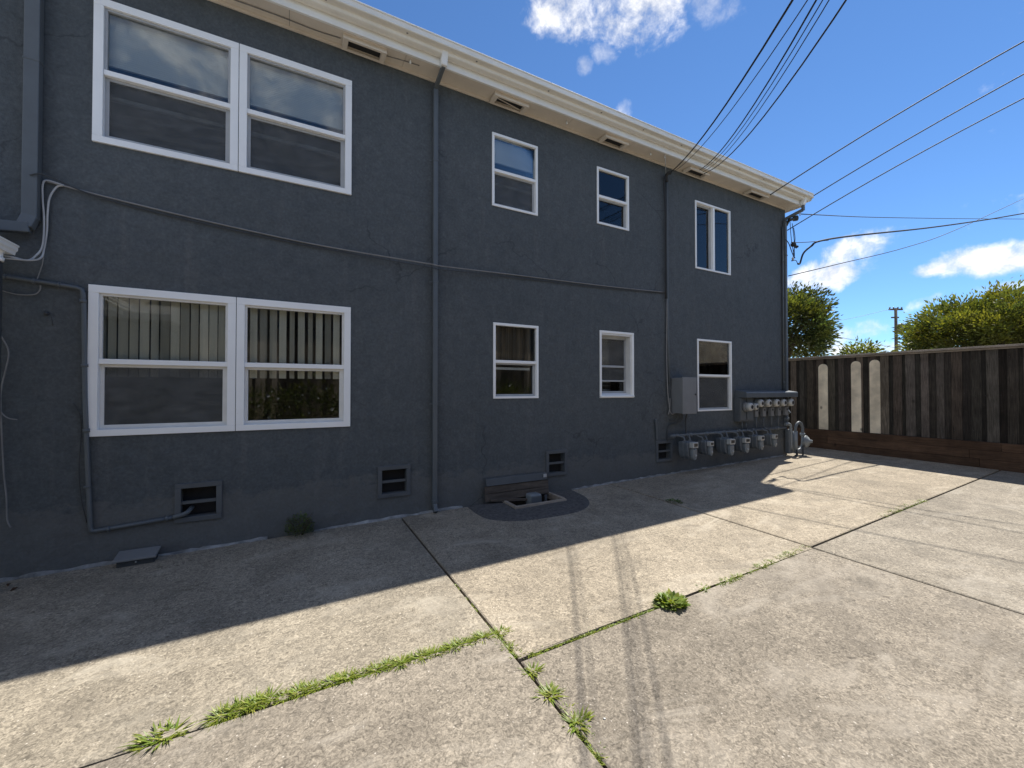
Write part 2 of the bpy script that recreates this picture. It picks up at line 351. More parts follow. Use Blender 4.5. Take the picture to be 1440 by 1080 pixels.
# ------------------------------------------------------------------ setting: ground and concrete slabs
g=MB(); g.poly([(-900,-900,-.42),(900,-900,-.42),(900,900,-.42),(-900,900,-.42)])
structure(g.build('ground',M['far_ground']))
def grid_holes(x0,x1,y0,y1,holes):
    xs=sorted({x0,x1,*[h[0] for h in holes],*[h[1] for h in holes]}); ys=sorted({y0,y1,*[h[2] for h in holes],*[h[3] for h in holes]})
    for i in range(len(xs)-1):
        for j in range(len(ys)-1):
            cx=(xs[i]+xs[i+1])/2; cy=(ys[j]+ys[j+1])/2
            if any(h[0]<cx<h[1] and h[2]<cy<h[3] for h in holes): continue
            yield xs[i],xs[i+1],ys[j],ys[j+1]
PIT_H=(2.60,3.42,-.50,-.06)
sb=MB()
def slab(q, dz=0, col=(1,1,1), holes=()):
    """q: four corner (x,y) ccw; eased edge 7 mm"""
    P=[Vector((x,y,0)) for x,y in q]; c=sum(P,Vector())/4
    def ins(p,d): 
        return Vector((p.x+(d if p.x<c.x else -d), p.y+(d if p.y<c.y else -d),0))
    top=[ins(p,.009) for p in P]
    if not holes:
        n=14
        for i in range(n):
            for j in range(n):
                def L(a,b):
                    p=(top[0]*(1-a)+top[1]*a)*(1-b)+(top[3]*(1-a)+top[2]*a)*b; return (p.x,p.y,zg(p.x,p.y)+dz)
                sb.poly([L(i/n,j/n),L((i+1)/n,j/n),L((i+1)/n,(j+1)/n),L(i/n,(j+1)/n)],col)
    else:
        for a,b,cc,d in grid_holes(top[0].x,top[2].x,top[0].y,top[2].y,holes):
            sb.poly([(a,cc,zg(a,cc)+dz),(b,cc,zg(b,cc)+dz),(b,d,zg(b,d)+dz),(a,d,zg(a,d)+dz)],col)
    for i in range(4):
        j=(i+1)%4; a,b,ta,tb=P[i],P[j],top[i],top[j]
        e=lambda p,o: (p.x,p.y,zg(p.x,p.y)+dz+o)
        sb.poly([e(a,-.006),e(b,-.006),e(tb,0),e(ta,0)],col); sb.poly([e(a,-.09),e(b,-.09),e(b,-.006),e(a,-.006)],tuple(x*.8 for x in col))
XA,XB=1.225,4.63
slab([(-9,-2.69),(XA-.012,-2.72),(XA-.012,-.022),(-9,-.022)],0,(1.06,1.03,.97))
slab([(-9,-9.2),(XA-.03,-9.2),(XA-.012,-2.738),(-9,-2.71)],.004,(.93,.90,.87))
slab([(XA+.008,-3.03),(XB-.008,-2.985),(XB-.008,-.022),(XA+.008,-.022)],0,(1.12,1.07,.99),[PIT_H])
slab([(XA+.006,-9.2),(XB-.008,-9.2),(XB-.008,-3.012),(XA+.008,-3.056)],-.003,(.86,.83,.80))
slab([(XB+.008,-2.985),(11.5,-2.80),(11.5,-.022),(XB+.008,-.022)],.003,(1.12,1.06,.97))
slab([(XB+.008,-9.2),(11.5,-9.2),(11.5,-2.822),(XB+.008,-3.007)],0,(.93,.91,.88))
slab([(9.9,0.0),(11.5,0.0),(11.5,9),(9.9,9)],0,(1,.97,.92))
structure(sb.build('concrete_yard',M['concrete'],fixn=True))
so_=MB()
for a,b,c_,d in grid_holes(-9,11.55,-9.3,9,[PIT_H]): so_.poly([(a,c_,zg(a,c_)-.035),(b,c_,zg(b,c_)-.035),(b,d,zg(b,d)-.035),(a,d,zg(a,d)-.035)])
structure(so_.build('soil',M['soil']))
# rounded dark asphalt patch round the access well, a 4 mm sheet with the well cut out
outl=[grd(*p) for p in [(657,713),(672,724),(690,731),(727,733),(765,729),(800,723),(822,716),(829,707),(822,698),(806,690)]]
outl=[Vector((p.x,p.y,0)) for p in smooth_path(outl,4)]+[Vector((3.86,-.03,0)),Vector((2.10,-.03,0))]
pm=MB(); ctr=Vector((3.0,-.30,0)); hx0,hx1,hy0,hy1=PIT_H
def hole_pt(d):
    k=min([((hx1-ctr.x)/d.x if d.x>0 else (hx0-ctr.x)/d.x) if abs(d.x)>1e-6 else 9,((hy1-ctr.y)/d.y if d.y>0 else (hy0-ctr.y)/d.y) if abs(d.y)>1e-6 else 9]); return ctr+d*k
m_=len(outl)
for i in range(m_):
    a,b=outl[i],outl[(i+1)%m_]; n=3
    for k in range(n):
        a1=a.lerp(b,k/n); b1=a.lerp(b,(k+1)/n); a2=hole_pt(a1-ctr); b2=hole_pt(b1-ctr)
        zz=lambda p,e: (p.x,p.y,zg(p.x,p.y)+e)
        am=a1.lerp(a2,.12); bmn=b1.lerp(b2,.12)
        pm.poly([zz(a1,.002),zz(b1,.002),zz(bmn,.016),zz(am,.016)]); pm.poly([zz(am,.016),zz(bmn,.016),zz(b2,.018),zz(a2,.018)])
structure(pm.build('asphalt_patch',M['patch']))

# ------------------------------------------------------------------ the apartment building
B=thing('apartment_building','long dark slate stucco two-storey apartment building with white windows and cream eaves','building',(0,0,0))
WX0,WX1,WZT=-7.0,9.85,5.66
WIN=[ # x0,x1,z0,z1,kind
 (-1.66,-.518,3.88,5.26,'blind'),(-.512,.62,3.88,5.26,'blind'),
 (-1.67,-.523,1.11,2.53,'vertical'),(-.517,.62,1.11,2.53,'vertical'),
 (2.49,3.25,4.16,5.21,'small_blind'),(4.39,5.09,4.27,5.21,'small_sky'),(6.79,7.86,3.87,5.18,'slider'),
 (2.51,3.26,1.42,2.50,'small_curtain'),(4.44,5.19,1.41,2.52,'deep'),(6.83,7.87,1.13,2.52,'small_screen')]
FV=[(-1.02,-.63,.21,.60),(.94,1.34,.21,.60),(3.39,3.78,.23,.62),(5.71,6.13,.25,.63)]
holes=[(a+.03,b-.03,c+.03,d-.03) for a,b,c,d,k in WIN]+[(a+.045,b-.045,c+.045,d-.045) for a,b,c,d in FV]
wm=MB()
for a,b,c,d in grid_holes(WX0,WX1,-.3,WZT,holes): wm.poly([(a,0,c),(b,0,c),(b,0,d),(a,0,d)])
for a,b,c,d in holes:
    y=.16
    wm.poly([(a,0,c),(a,y,c),(a,y,d),(a,0,d)]); wm.poly([(b,0,c),(b,0,d),(b,y,d),(b,y,c)])
    wm.poly([(a,0,c),(b,0,c),(b,y,c),(a,y,c)]); wm.poly([(a,0,d),(a,y,d),(b,y,d),(b,0,d)])
for a,b,c,d in grid_holes(WX0,WX1,-.3,WZT,holes): wm.poly([(a,.16,c),(a,.16,d),(b,.16,d),(b,.16,c)])
wm.poly([(WX1,0,-.3),(WX1,11,-.3),(WX1,11,WZT),(WX1,0,WZT)]); wm.poly([(WX0,0,-.3),(WX0,0,WZT),(WX0,11,WZT),(WX0,11,-.3)]); wm.poly([(WX0,11,-.3),(WX0,11,WZT),(WX1,11,WZT),(WX1,11,-.3)])
wm.build('wall',M['stucco'],B,fixn=False)
im=MB()   # rooms behind the panes
for z0,z1 in ((.85,2.78),(2.95,5.6)):
    im.poly([(WX0+.1,.17,z0),(WX1-.1,.17,z0),(WX1-.1,4.2,z0),(WX0+.1,4.2,z0)],(.5,.45,.4)); im.poly([(WX0+.1,.17,z1),(WX1-.1,.17,z1),(WX1-.1,4.2,z1),(WX0+.1,4.2,z1)])
    im.poly([(WX0+.1,4.2,z0),(WX1-.1,4.2,z0),(WX1-.1,4.2,z1),(WX0+.1,4.2,z1)])
    for x in (-3,1.6,3.85,6.0): im.box(x,x+.1,.18,4.19,z0+.002,z1-.002)
im.build('interior',M['interior'],B,fixn=False)
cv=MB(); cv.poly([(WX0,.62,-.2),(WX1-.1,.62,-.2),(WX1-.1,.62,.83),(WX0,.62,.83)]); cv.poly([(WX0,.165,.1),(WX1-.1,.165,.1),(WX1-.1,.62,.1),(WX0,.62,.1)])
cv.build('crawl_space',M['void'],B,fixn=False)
# footing line of pale mortar where wall meets slab
for xa,xb in ((WX0,-.14),(.24,2.12),(3.86,9.8)):
    fm=MB(); P=[]; x=xa
    while x<xb: P.append((x,random.uniform(.016,.05),random.uniform(.008,.03))); x+=random.uniform(.03,.14)
    for (p,w0,h0),(q,w1,h1) in zip(P,P[1:]):
        za=zg(p,0); zb=zg(q,0)
        fm.poly([(p,-w0,za+.002),(q,-w1,zb+.002),(q,-w1*.5,zb+h1*.8),(p,-w0*.5,za+h0*.8)]); fm.poly([(p,-w0*.5,za+h0*.8),(q,-w1*.5,zb+h1*.8),(q,-.002,zb+h1),(p,-.002,za+h0)]); fm.poly([(p,-w0,za-.04),(q,-w1,zb-.04),(q,-w1,zb+.002),(p,-w0,za+.002)])
    bm_=fm; o=fm.build('footing',M['mortar'],B)
    b_=bmesh.new(); b_.from_mesh(o.data); bmesh.ops.remove_doubles(b_,verts=b_.verts,dist=.0005); b_.to_mesh(o.data); b_.free()
# eaves: soffit, fascia, gutter, roof
RX0,RX1=-7.6,10.03
sf=MB(); nx=int((RX1-RX0)/1.2)
for i in range(nx):   # boarded soffit in lengths with slight sag between
    a=RX0+(RX1-RX0)*i/nx; b=RX0+(RX1-RX0)*(i+1)/nx
    sf.box(a+.002,b-.002,-.13,-.002,5.650,5.668); sf.box(a+.002,b-.002,-.262,-.134,5.647+random.uniform(-.003,.003),5.665)
sf.box(WX1+.001,RX1,.0,11,5.65,5.668)
sf.build('soffit',M['eave'],B)
cb=MB(); cb.box(WX0,WX1,-.022,-.001,5.615,5.647); cb.build('cornice_strip',M['eave'],B)
fa=MB(); fa.box(RX0,RX1,-.295,-.264,5.628,5.80); fa.box(RX1-.001,RX1+.028,-.293,11,5.63,5.80); fa.build('fascia',M['fascia'],B,bevel=.004)
gp=[(-.298,5.725),(-.335,5.725),(-.343,5.714),(-.372,5.711),(-.392,5.720),(-.398,5.738),(-.402,5.752),(-.425,5.757),(-.455,5.757),(-.470,5.760),(-.476,5.770),(-.470,5.780),(-.467,5.790),(-.467,5.836),(-.455,5.836),(-.455,5.79),(-.39,5.765),(-.37,5.73),(-.298,5.735)]
gm=MB(); gm.prism([(0,y,z) for y,z in gp],(RX0,0,0),(RX1+.06,0,0))
gm.prism([(0,-.298,5.712),(0,-.40,5.712),(0,-.425,5.726),(0,-.432,5.752),(0,-.46,5.785),(0,-.468,5.835),(0,-.298,5.835)],(RX1+.061,0,0),(RX1+.066,0,0))
x=RX0+.4
gt=gm.build('gutter',M['gutter'],B)
lip=MB(); lip.box(RX0,RX1+.06,-.478,-.446,5.838,5.852); lip.build('gutter_lip',M['fascia'],gt,bevel=.003)
x=RX0+.3
while x<RX1: hk=MB(); hk.box(x,x+.02,-.44,-.425,5.751,5.7565); hk.build('gutter_hanger',M['cable_grey'],gt); x+=random.uniform(.75,1.1)
ro=MB(); ry=.25
ro.poly([(RX0,-.44,5.86),(RX1+.05,-.44,5.86),(RX1-3,5.5,7.3),(RX0+3,5.5,7.3)]); ro.poly([(RX1+.05,-.44,5.86),(RX1+.05,11.4,5.86),(RX1-3,5.5,7.3)])
ro.poly([(RX1+.05,11.4,5.86),(RX0,11.4,5.86),(RX0+3,5.5,7.3),(RX1-3,5.5,7.3)]); ro.poly([(RX0,11.4,5.86),(RX0,-.44,5.86),(RX0+3,5.5,7.3)]); ro.poly([(RX0,-.44,5.854),(RX0,11.4,5.854),(RX1+.05,11.4,5.854),(RX1+.05,-.44,5.854)])
ro.build('roof',M['roof'],B)
# soffit vents
for k,(a,b) in enumerate([(.50,.99),(2.44,2.98),(4.40,4.90),(6.40,6.94),(8.24,8.86)]):
    v_=MB(); y0,y1=-.215,-.024
    v_.box(a,b,y0,y0+.03,5.592,5.645); v_.box(a,b,y1-.028,y1,5.592,5.613); v_.box(a,a+.06,y0+.0302,y1-.0282,5.594,5.645); v_.box(b-.06,b,y0+.0302,y1-.0282,5.594,5.645)
    o=v_.build('soffit_vent',M['eave'],B,bevel=.003)
    d_=MB(); d_.box(a+.062,b-.062,y0+.032,y1-.03,5.636,5.646); d_.build('vent_mesh',M['void'],o)
    if k==1:
        d_=MB(); d_.bar((a+.06,-.13,5.626),(b-.06,-.06,5.626),.012,.006); d_.build('vent_slat',M['eave'],o)
# little screw eyes along the fascia
for px,py in [(577,84),(797,170),(915,214),(935,218)]:
    p=at(px,py,-.25); p=CAM+(p-CAM)*((5.64-CAM.z)/(p.z-CAM.z)); sc=MB(); sc.lathe(p,(0,0,-1),[(0,.008),(.025,.008),(.035,.014),(.05,.010),(.052,0)],10); sc.build('cup_hook',M['fascia'],B)
cable('soffit_wire','thin dark wire stapled along the soffit above the upper left windows',M['cable_grey'],[(-.9,-.10,5.640),(-.2,-.12,5.636),(.2,-.105,5.641),(.48,-.13,5.638)],.006)
cable('soffit_wire','thin dark wire along the soffit right of the first soffit vent',M['cable_grey'],[(1.0,-.12,5.640),(1.2,-.15,5.637),(1.4,-.16,5.642)],.006)
# foundation vents
for a,b,c,d in FV:
    v_=MB(); y0=-.022; t=.05
    v_.box(a,b,y0,.03,c,c+t); v_.box(a,b,y0,.03,d-t,d); v_.box(a,a+t,y0-.001,.03,c+t+.0005,d-t-.0005); v_.box(b-t,b,y0-.001,.03,c+t+.0005,d-t-.0005)
    o=v_.build('foundation_vent',M['slate_trim'],B,bevel=.004)
    s_=MB(); mz=(c+d)/2; s_.box(a+t+.001,b-t-.001,-.006,.02,mz-.015,mz+.015); s_.build('vent_slat',M['slate_trim'],o)
    n_=MB(); n_.poly([(a+.04,.10,c+.04),(b-.04,.10,c+.04),(b-.04,.10,d-.04),(a+.04,.10,d-.04)]); n_.build('vent_mesh',M['void'],o)
# downspouts
def downspout(x, zb, ox, oy, wd=.062, dp=.05, ztop=5.50, drop=0):
    d_=MB()
    d_.box(x-wd/2,x+wd/2,-.012-dp,-.012,zb+.09,ztop)
    d_.bar((x,-.012-dp/2,zb+.10),(x,-.07-dp/2,zb+.015),wd,dp,(1,0,0))
    d_.bar((x,-.012-dp/2,ztop+.02),(ox,oy,5.615-drop),wd*.9,dp*.9,(1,0,0))
    if drop: d_.box(ox-wd*.46,ox+wd*.46,oy-.03,oy+.02,5.60-drop,5.605)
    d_.box(x-wd/2-.004,x+wd/2+.004,-.016-dp,-.008,zb+.12,zb+.165)
    o=d_.build('downspout',M['slate_paint'],B,bevel=.005)
    u=MB(); pr=[(0,oy-.035,5.60),(0,oy-.055,5.68),(0,oy-.075,5.76),(0,oy-.06,5.79),(0,oy+.0,5.74),(0,oy+.035,5.66),(0,oy+.035,5.60)]
    u.prism([(0,a,b) for _,a,b in pr],(ox-.04,0,0),(ox+.04,0,0)); u.build('gutter_outlet',M['fascia'],o,bevel=.012)
    for z in (1.35,2.95,4.55):
        k=MB()
        if z>zb: k.box(x-wd/2-.006,x+wd/2+.006,-.018-dp,-.0005,z,z+.022); k.box(x-wd/2-.03,x-wd/2-.0055,-.008,-.0007,z+.002,z+.02); k.build('pipe_strap',M['slate_paint'],o)
    return o
downspout(1.65,zg(1.65,0),1.66,-.335)
downspout(9.77,1.0,9.90,-.345,.066,.055,5.36,.11)
# wide downspout at the left with its offset onto the porch roof
d_=MB(); d_.box(-2.085,-1.985,-.088,-.012,3.05,5.55); d_.box(-2.09,-1.98,-.092,-.010,4.45,4.47)
o=d_.build('downspout',M['slate_paint'],B,bevel=.006)
d_=MB(); d_.bar((-2.035,-.05,3.08),(-2.06,-.08,2.97),.1,.076,(0,1,0)); d_.bar((-2.03,-.075,2.965),(-2.26,-.12,2.935),.085,.09,(0,0,1)); d_.bar((-2.24,-.12,2.945),(-2.29,-.13,2.78),.09,.08,(0,1,0))
d_.build('downspout_elbow',M['slate_paint'],o,bevel=.008)

# ------------------------------------------------------------------ windows
def pane_box(mb,a,b,c,d,y): mb.box(a,b,y,y+.005,c,d)
def hblind(a,b,z0,z1,y,par,gap=.022,tilt=.35):
    s=MB(); z=z1-.03
    while z>z0+.02:
        cz=z; s.obox(((a+b)/2,y,cz),Vector((1,0,0)),Vector((0,math.cos(tilt),math.sin(tilt))),Vector((0,-math.sin(tilt),math.cos(tilt))),(b-a)/2,.0125 if tilt<1 else .0145,.0008); z-=gap
    s.box(a,b,y-.02,y+.02,z1-.025,z1); s.box(a,b,y-.013,y+.013,z0,z0+.015)
    for f in (.15,.5,.85): s.box(a+(b-a)*f-.001,a+(b-a)*f+.001,y-.014,y-.0125,z0,z1)
    s.build('blind',M['blind'],par)
def folds(a,b,z0,z1,y,par,mat,n,amp,name='curtain',shade=(.75,1.1)):
    s=MB(); k=n*8; P=[]
    for i in range(k+1):
        t=i/k; ph=2*PI*n*t+.8*math.sin(t*9); P.append((a+(b-a)*t,y+amp*math.sin(ph)+amp*.4*math.sin(ph*2.3)))
    for i in range(k):
        c=random.uniform(*shade) if i%4==0 else c
        (x0,y0),(x1,y1)=P[i],P[i+1]; s.poly([(x0,y0,z0),(x1,y1,z0),(x1,y1,z1),(x0,y0,z1)],(c,c,c))
    o=s.build(name,mat,par); so2=o.modifiers.new('Solid','SOLIDIFY'); so2.thickness=.003; return o
for (a,b,c,d,kind) in WIN:
    big=kind in('blind','vertical'); fw=.072 if big else .036; yf=-.022 if big else -.014
    fr=MB(); yb=.06
    fr.box(a,b,yf,yb,d-fw,d); fr.box(a,b,yf-.001,yb,c,c+fw*.85); fr.box(a,a+fw,yf+.0005,yb,c+fw*.85+.0003,d-fw-.0003); fr.box(b-fw,b,yf+.0005,yb,c+fw*.85+.0003,d-fw-.0003)
    wn=fr.build('window',M['vinyl'],B,bevel=.003)
    ia,ib,ic,idd=a+fw,b-fw,c+fw*.85,d-fw
    if kind=='slider':
        mx=(ia+ib)/2+.02
        s=MB(); s.box(mx-.025,mx+.03,-.004,.05,ic,idd); s.build('sash_rail',M['vinyl'],wn,bevel=.003)
        s=MB(); t=.03
        s.box(ia,mx-.026,.045,.07,idd-t,idd); s.box(ia,mx-.026,.045,.07,ic,ic+t); s.box(ia,ia+t,.046,.07,ic+t,idd-t); s.box(mx-.026-t*1.6,mx-.026,.046,.07,ic+t,idd-t); s.build('sash',M['screenframe'],wn,bevel=.002)
        s=MB(); pane_box(s,ia,mx-.03,ic,idd,.072); s.build('pane',M['glass'],wn)
        s=MB(); pane_box(s,mx+.03,ib,ic,idd,.02); s.build('pane',M['glass'],wn)
        folds(mx+.28,ib+.05,ic-.05,idd+.05,.2,wn,M['sheer'],4,.02); continue
    mz=(ic+idd)/2 + (.0 if big else 0)
    if kind=='small_curtain': mz=c+(d-c)*.49
    if kind=='deep':
        # recessed unit with deep white reveal and sloping sill
        s=MB(); y=.105; t=.03
        s.box(ia,ia+.012,.0,.15,ic,idd); s.box(ib-.035,ib,.0,.15,ic,idd); s.box(ia+.0125,ib-.0355,.0,.15,idd-.03,idd); s.build('reveal',M['vinyl_worn'],wn)
        s=MB(); s.prism([(0,-.03,ic-.02),(0,.12,ic-.02),(0,.12,ic+.05),(0,-.03,ic+.005)],(ia-.03,0,0),(ib+.03,0,0)); s.build('sill',M['vinyl'],wn,bevel=.004)
        a2,b2=ia+.013,ib-.036
        s=MB(); s.box(a2,b2,y,y+.03,idd-.08,idd-.031); s.box(a2,b2,y,y+.03,ic+.05,ic+.08); s.box(a2,a2+t,y,y+.03,ic+.08,idd-.08); s.box(b2-t,b2,y,y+.03,ic+.08,idd-.08); s.box(a2+t,b2-t,y-.002,y+.03,mz-.04,mz-.005); s.box(a2+t,b2-t,y-.001,y+.03,mz-.28,mz-.255)
        s.build('sash',M['screenframe'],wn,bevel=.002)
        s=MB(); pane_box(s,a2+t,b2-t,ic+.08,idd-.08,y+.032); s.build('pane',M['glass'],wn)
        s=MB(); s.box(a2+t,b2-t,y+.022,y+.024,mz-.255,idd-.08); s.build('insect_screen',M['screen'],wn)
        hblind(a2+t,b2-t,ic+.09,mz-.26,y+.09,wn,.06,.2); continue
    rh=.05 if big else .042
    s=MB(); s.box(ia,ib,yf+.012,.05,mz-rh/2,mz+rh/2); s.build('sash_rail',M['vinyl'],wn,bevel=.004)
    # upper pane
    s=MB(); t=.022
    if big:
        s.box(ia,ib,.0,.04,idd-t,idd); s.box(ia,ia+t,.001,.04,mz+rh/2,idd-t); s.box(ib-t,ib,.001,.04,mz+rh/2,idd-t); s.build('sash',M['vinyl_worn' if kind=='vertical' else 'screenframe'],wn,bevel=.002)
    s=MB(); pane_box(s,ia,ib,mz+rh/2,idd,.024); s.build('pane',M['glass'],wn)
    # lower sash, set back, with its own frame
    s=MB(); t=.045 if big else .034; z1=mz-rh/2
    s.box(ia,ib,.03,.06,ic,ic+t*.9); s.box(ia,ia+t*.7,.031,.06,ic+t*.9,z1); s.box(ib-t,ib,.031,.06,ic+t*.9,z1); s.box(ia+t*.7,ib-t,.032,.06,z1-t*.6,z1)
    s.build('sash',M['vinyl_worn' if kind in('vertical',) else 'screenframe'],wn,bevel=.003)
    s=MB(); pane_box(s,ia,ib,ic,z1,.063); s.build('pane',M['glass'],wn)
    if kind in('blind','small_screen','small_blind') or (kind=='vertical' and a<-1):
        s=MB(); s.box(ia+.02,ib-.02,.04,.0415,ic+.02,z1-.02); s.build('insect_screen',M['screen'],wn)
    if kind=='blind':
        hblind(ia-.02,ib+.02,mz+.13,idd+.04,.10,wn,.021,1.33); 
        s=MB(); s.box(ia,ib,.10,.13,z1-.17,z1-.13); s.build('inner_rail',M['vinyl'],wn)
    if kind=='small_blind':
        hblind(ia-.02,ib+.02,mz+.16,idd+.04,.10,wn,.021,1.33); s=MB(); s.box(ia,ib,.09,.11,z1-.14,z1-.11); s.build('inner_rail',M['vinyl'],wn)
    if kind=='vertical':
        n=13 if a<-1 else 11
        s=MB(); 
        for i in range(n+1):
            x=ia-.02+(ib-ia+.04)*i/n; an=random.uniform(.2,.9) if i%2 else random.uniform(-.1,.5); cc=random.choice((.5,.7,.9,1.0,1.1))
            s.obox((x,.115,(mz+idd)/2-.02),Vector((math.cos(an),math.sin(an),0)),Vector((-math.sin(an),math.cos(an),0)),Vector((0,0,1)),.036,.0012,(idd-mz)/2+.12,(cc,cc,cc))
        s.build('vertical_blind',M['vblind'],wn)
    if kind=='small_curtain':
        folds(ia-.02,ib-.03,mz-.03,idd+.04,.13,wn,M['curtain'],7,.022,shade=(.35,1.2)); s=MB(); s.box(ia,ib-.05,.10,.125,z1-.09,z1-.055); s.build('inner_rail',M['vinyl'],wn)
    if kind=='small_sky':
        folds(ib-.15,ib+.02,mz,idd+.04,.13,wn,M['sheer'],3,.015)
        s=MB(); s.lathe(((ia+ib)/2-.08,.16,ic+.09),(0,-1,0),[(0,.06),(.02,.075),(.03,.05),(.032,.02)],16); s.build('fan_face',M['blind'],wn)
    if kind=='small_screen':
        s=MB(); s.box(ia,ib,.14,.145,idd-.28,idd+.03); s.build('roller_blind',M['vblind'],wn)

# ------------------------------------------------------------------ cables and conduits on the facade
Y=-.02
cable('facade_cable','pale grey cable strung across the wall between the storeys, upper strand',M['cable_grey'],[at(62,254,Y),at(150,277,Y),at(300,313,Y),at(450,345,Y),at(604,371,-.09),at(620,374,-.09),at(720,386,Y),at(850,402,Y),at(936,411,Y)],.008)
cable('facade_cable','thin dark cable sagging just under the pale cable between the storeys',M['slate_dark'],[at(42,246,-.1),at(66,247,-.1),at(150,281,Y),at(300,317.5,Y),at(450,349,Y),at(604,376,-.09),at(620,379,-.09),at(720,390,Y),at(850,405,Y),at(937,412,Y)],.006)
cable('cable_loop','white cable dropping beside the left downspout and looping to the porch roof, outer drop',M['cable_light'],[at(90,261,Y),at(68,254,Y),at(60.5,258,-.03),at(60,280,-.03),at(62,310,-.04),at(60,345,-.05),at(50,360,-.1),at(38,366,-.15),at(15,361,-.2),at(-20,356,-.2)],.0075)
cable('cable_loop','white cable curving off the strung cable and dropping nearer the windows, inner drop',M['cable_light'],[at(90,261,Y),at(80,263,Y),at(70,278,-.03),at(67,300,-.03),at(66,325,-.03),at(62,350,-.04),at(58,362,-.08),at(45,366,-.15),at(15,364,-.2),at(-20,362,-.2)],.0075)
cable('thin_wire','thin grey wire hanging from the white cables down to the horizontal conduit',M['cable_grey'],[at(61,358,Y),at(60,370,Y),at(54,388,Y),at(51,396,Y)],.004)
cable('thin_wire','thin grey wire looping under the horizontal conduit at the left edge',M['cable_grey'],[at(57,401,Y),at(56,408,Y),at(48,414,Y),at(25,414,Y),at(0,408,Y),at(-30,400,Y)],.005)
cable('thin_wire','long thin wire wandering down the left edge of the wall',M['cable_grey'],[at(-12,455,Y),at(3,475,Y),at(12,495,Y),at(8,520,Y),at(2,545,Y),at(1,575,Y),at(5,660,Y),at(9,700,Y),at(10,730,Y),at(15,742,Y)],.005)
cable('thin_wire','short loose wire curling out near the left edge of the wall',M['cable_grey'],[at(-8,560,Y),at(2,580,Y),at(12,588,-.04),at(24,590,-.05)],.005)
cable('thin_wire','fine dark wire running down the wall just left of the conduit',M['slate_dark'],[at(103,567,Y),at(112,583,Y),at(114,610,Y),at(111,660,Y),at(114,700,Y),at(122,735,Y)],.004)
cd_=thing('conduit','slate conduit from the left edge down past the windows into a crawl space vent','conduit',at(-30,384,-.03))
p=[at(-40,382,-.03),at(0,388,-.03),at(60,397,-.03),at(108,404.5,-.03),at(115,407,-.03),at(117,414,-.03),at(118,430,-.03),at(119.5,560,-.03),at(123,650,-.03),at(127,740,-.03),at(128.5,746.5,-.03),at(134,746.5,-.03),at(180,739,-.03),at(244,727.5,-.03)]
s=MB(); s.tube(p,.018,10); s.build('pipe',M['slate_paint'],cd_)
s=MB(); s.tube(smooth_path([at(244,727.5,-.03),at(256,724,-.04),at(264,720,-.03),at(270,713,.06)],4),.022,8); s.build('elbow',M['slate_paint'],cd_)
for a,b in [((6,389),(9,389.5)),((46,395),(50,395.6)),((82,400.5),(85,401)),((116.6,421),(117,426)),((118.8,512),(119,516)),((121,603),(121.5,608)),((122.8,683),(123,686)),((151,744),(155,743.3)),((233,729.3),(237,728.7))]:
    s=MB(); s.tube([at(*a,-.03),at(*b,-.03)],.025,10); s.build('clamp',M['slate_paint'],cd_)
s=MB(); s.lathe(at(66,441,0),(0,-1,0),[(0,.02),(.01,.02),(.025,.012),(.03,.003)],10); s.tube(smooth_path([at(67,442,-.02),at(72,446,-.03),at(74,458,-.01)],4),.003,5)
tag(s.build('wall_hook',M['slate_dark'],None,at(66,441,0)),'small dark hook with a stub of wire in the wall left of the lower windows','hook')

# ------------------------------------------------------------------ service riser with weatherhead, right of the small windows
rs=thing('service_riser','dark conduit riser with weatherhead climbing the wall right of the small windows','conduit',at(940,580,-.03))
s=MB(); s.tube([at(937.5,256,-.03),at(938,300,-.03),at(938.5,400,-.03),at(939.5,480,-.03),at(941,540,-.03)],.017,8); s.build('pipe',M['slate_paint'],rs)
s=MB(); s.tube(smooth_path([at(938,256,-.03),at(937,248,-.05),at(940,243,-.10),at(944,243.5,-.13)],4),[.03]*7+[.028]*6,8); s.build('weatherhead',M['cable_black'],rs)
s=MB(); s.tube(smooth_path([at(935,248,-.05),at(934,262,-.05),at(935.5,290,-.05),at(936,330,-.045),at(936,420,-.045)],5),.014,6); s.build('jacket',M['cable_black'],rs)
s=MB(); s.tube([at(935.5,220,-.25),at(936,236,-.12),at(936.5,247,-.05)],.005,6); s.build('stay_wire',M['cable_light'],rs)
cable('hanging_cable','pale grey cable hanging from the riser and curling back up to the grey box',M['cable_grey'],[at(938,420,-.03),at(937.5,500,-.03),at(939,550,-.03),at(941,570,-.04),at(943,580,-.05),at(947,582,-.06),at(951,575,-.06),at(953,564,-.06)],.010)
cable('hanging_cable','short pale cable end dangling below the riser',M['cable_grey'],[at(942,560,-.03),at(942,572,-.04),at(940,583,-.04)],.009)
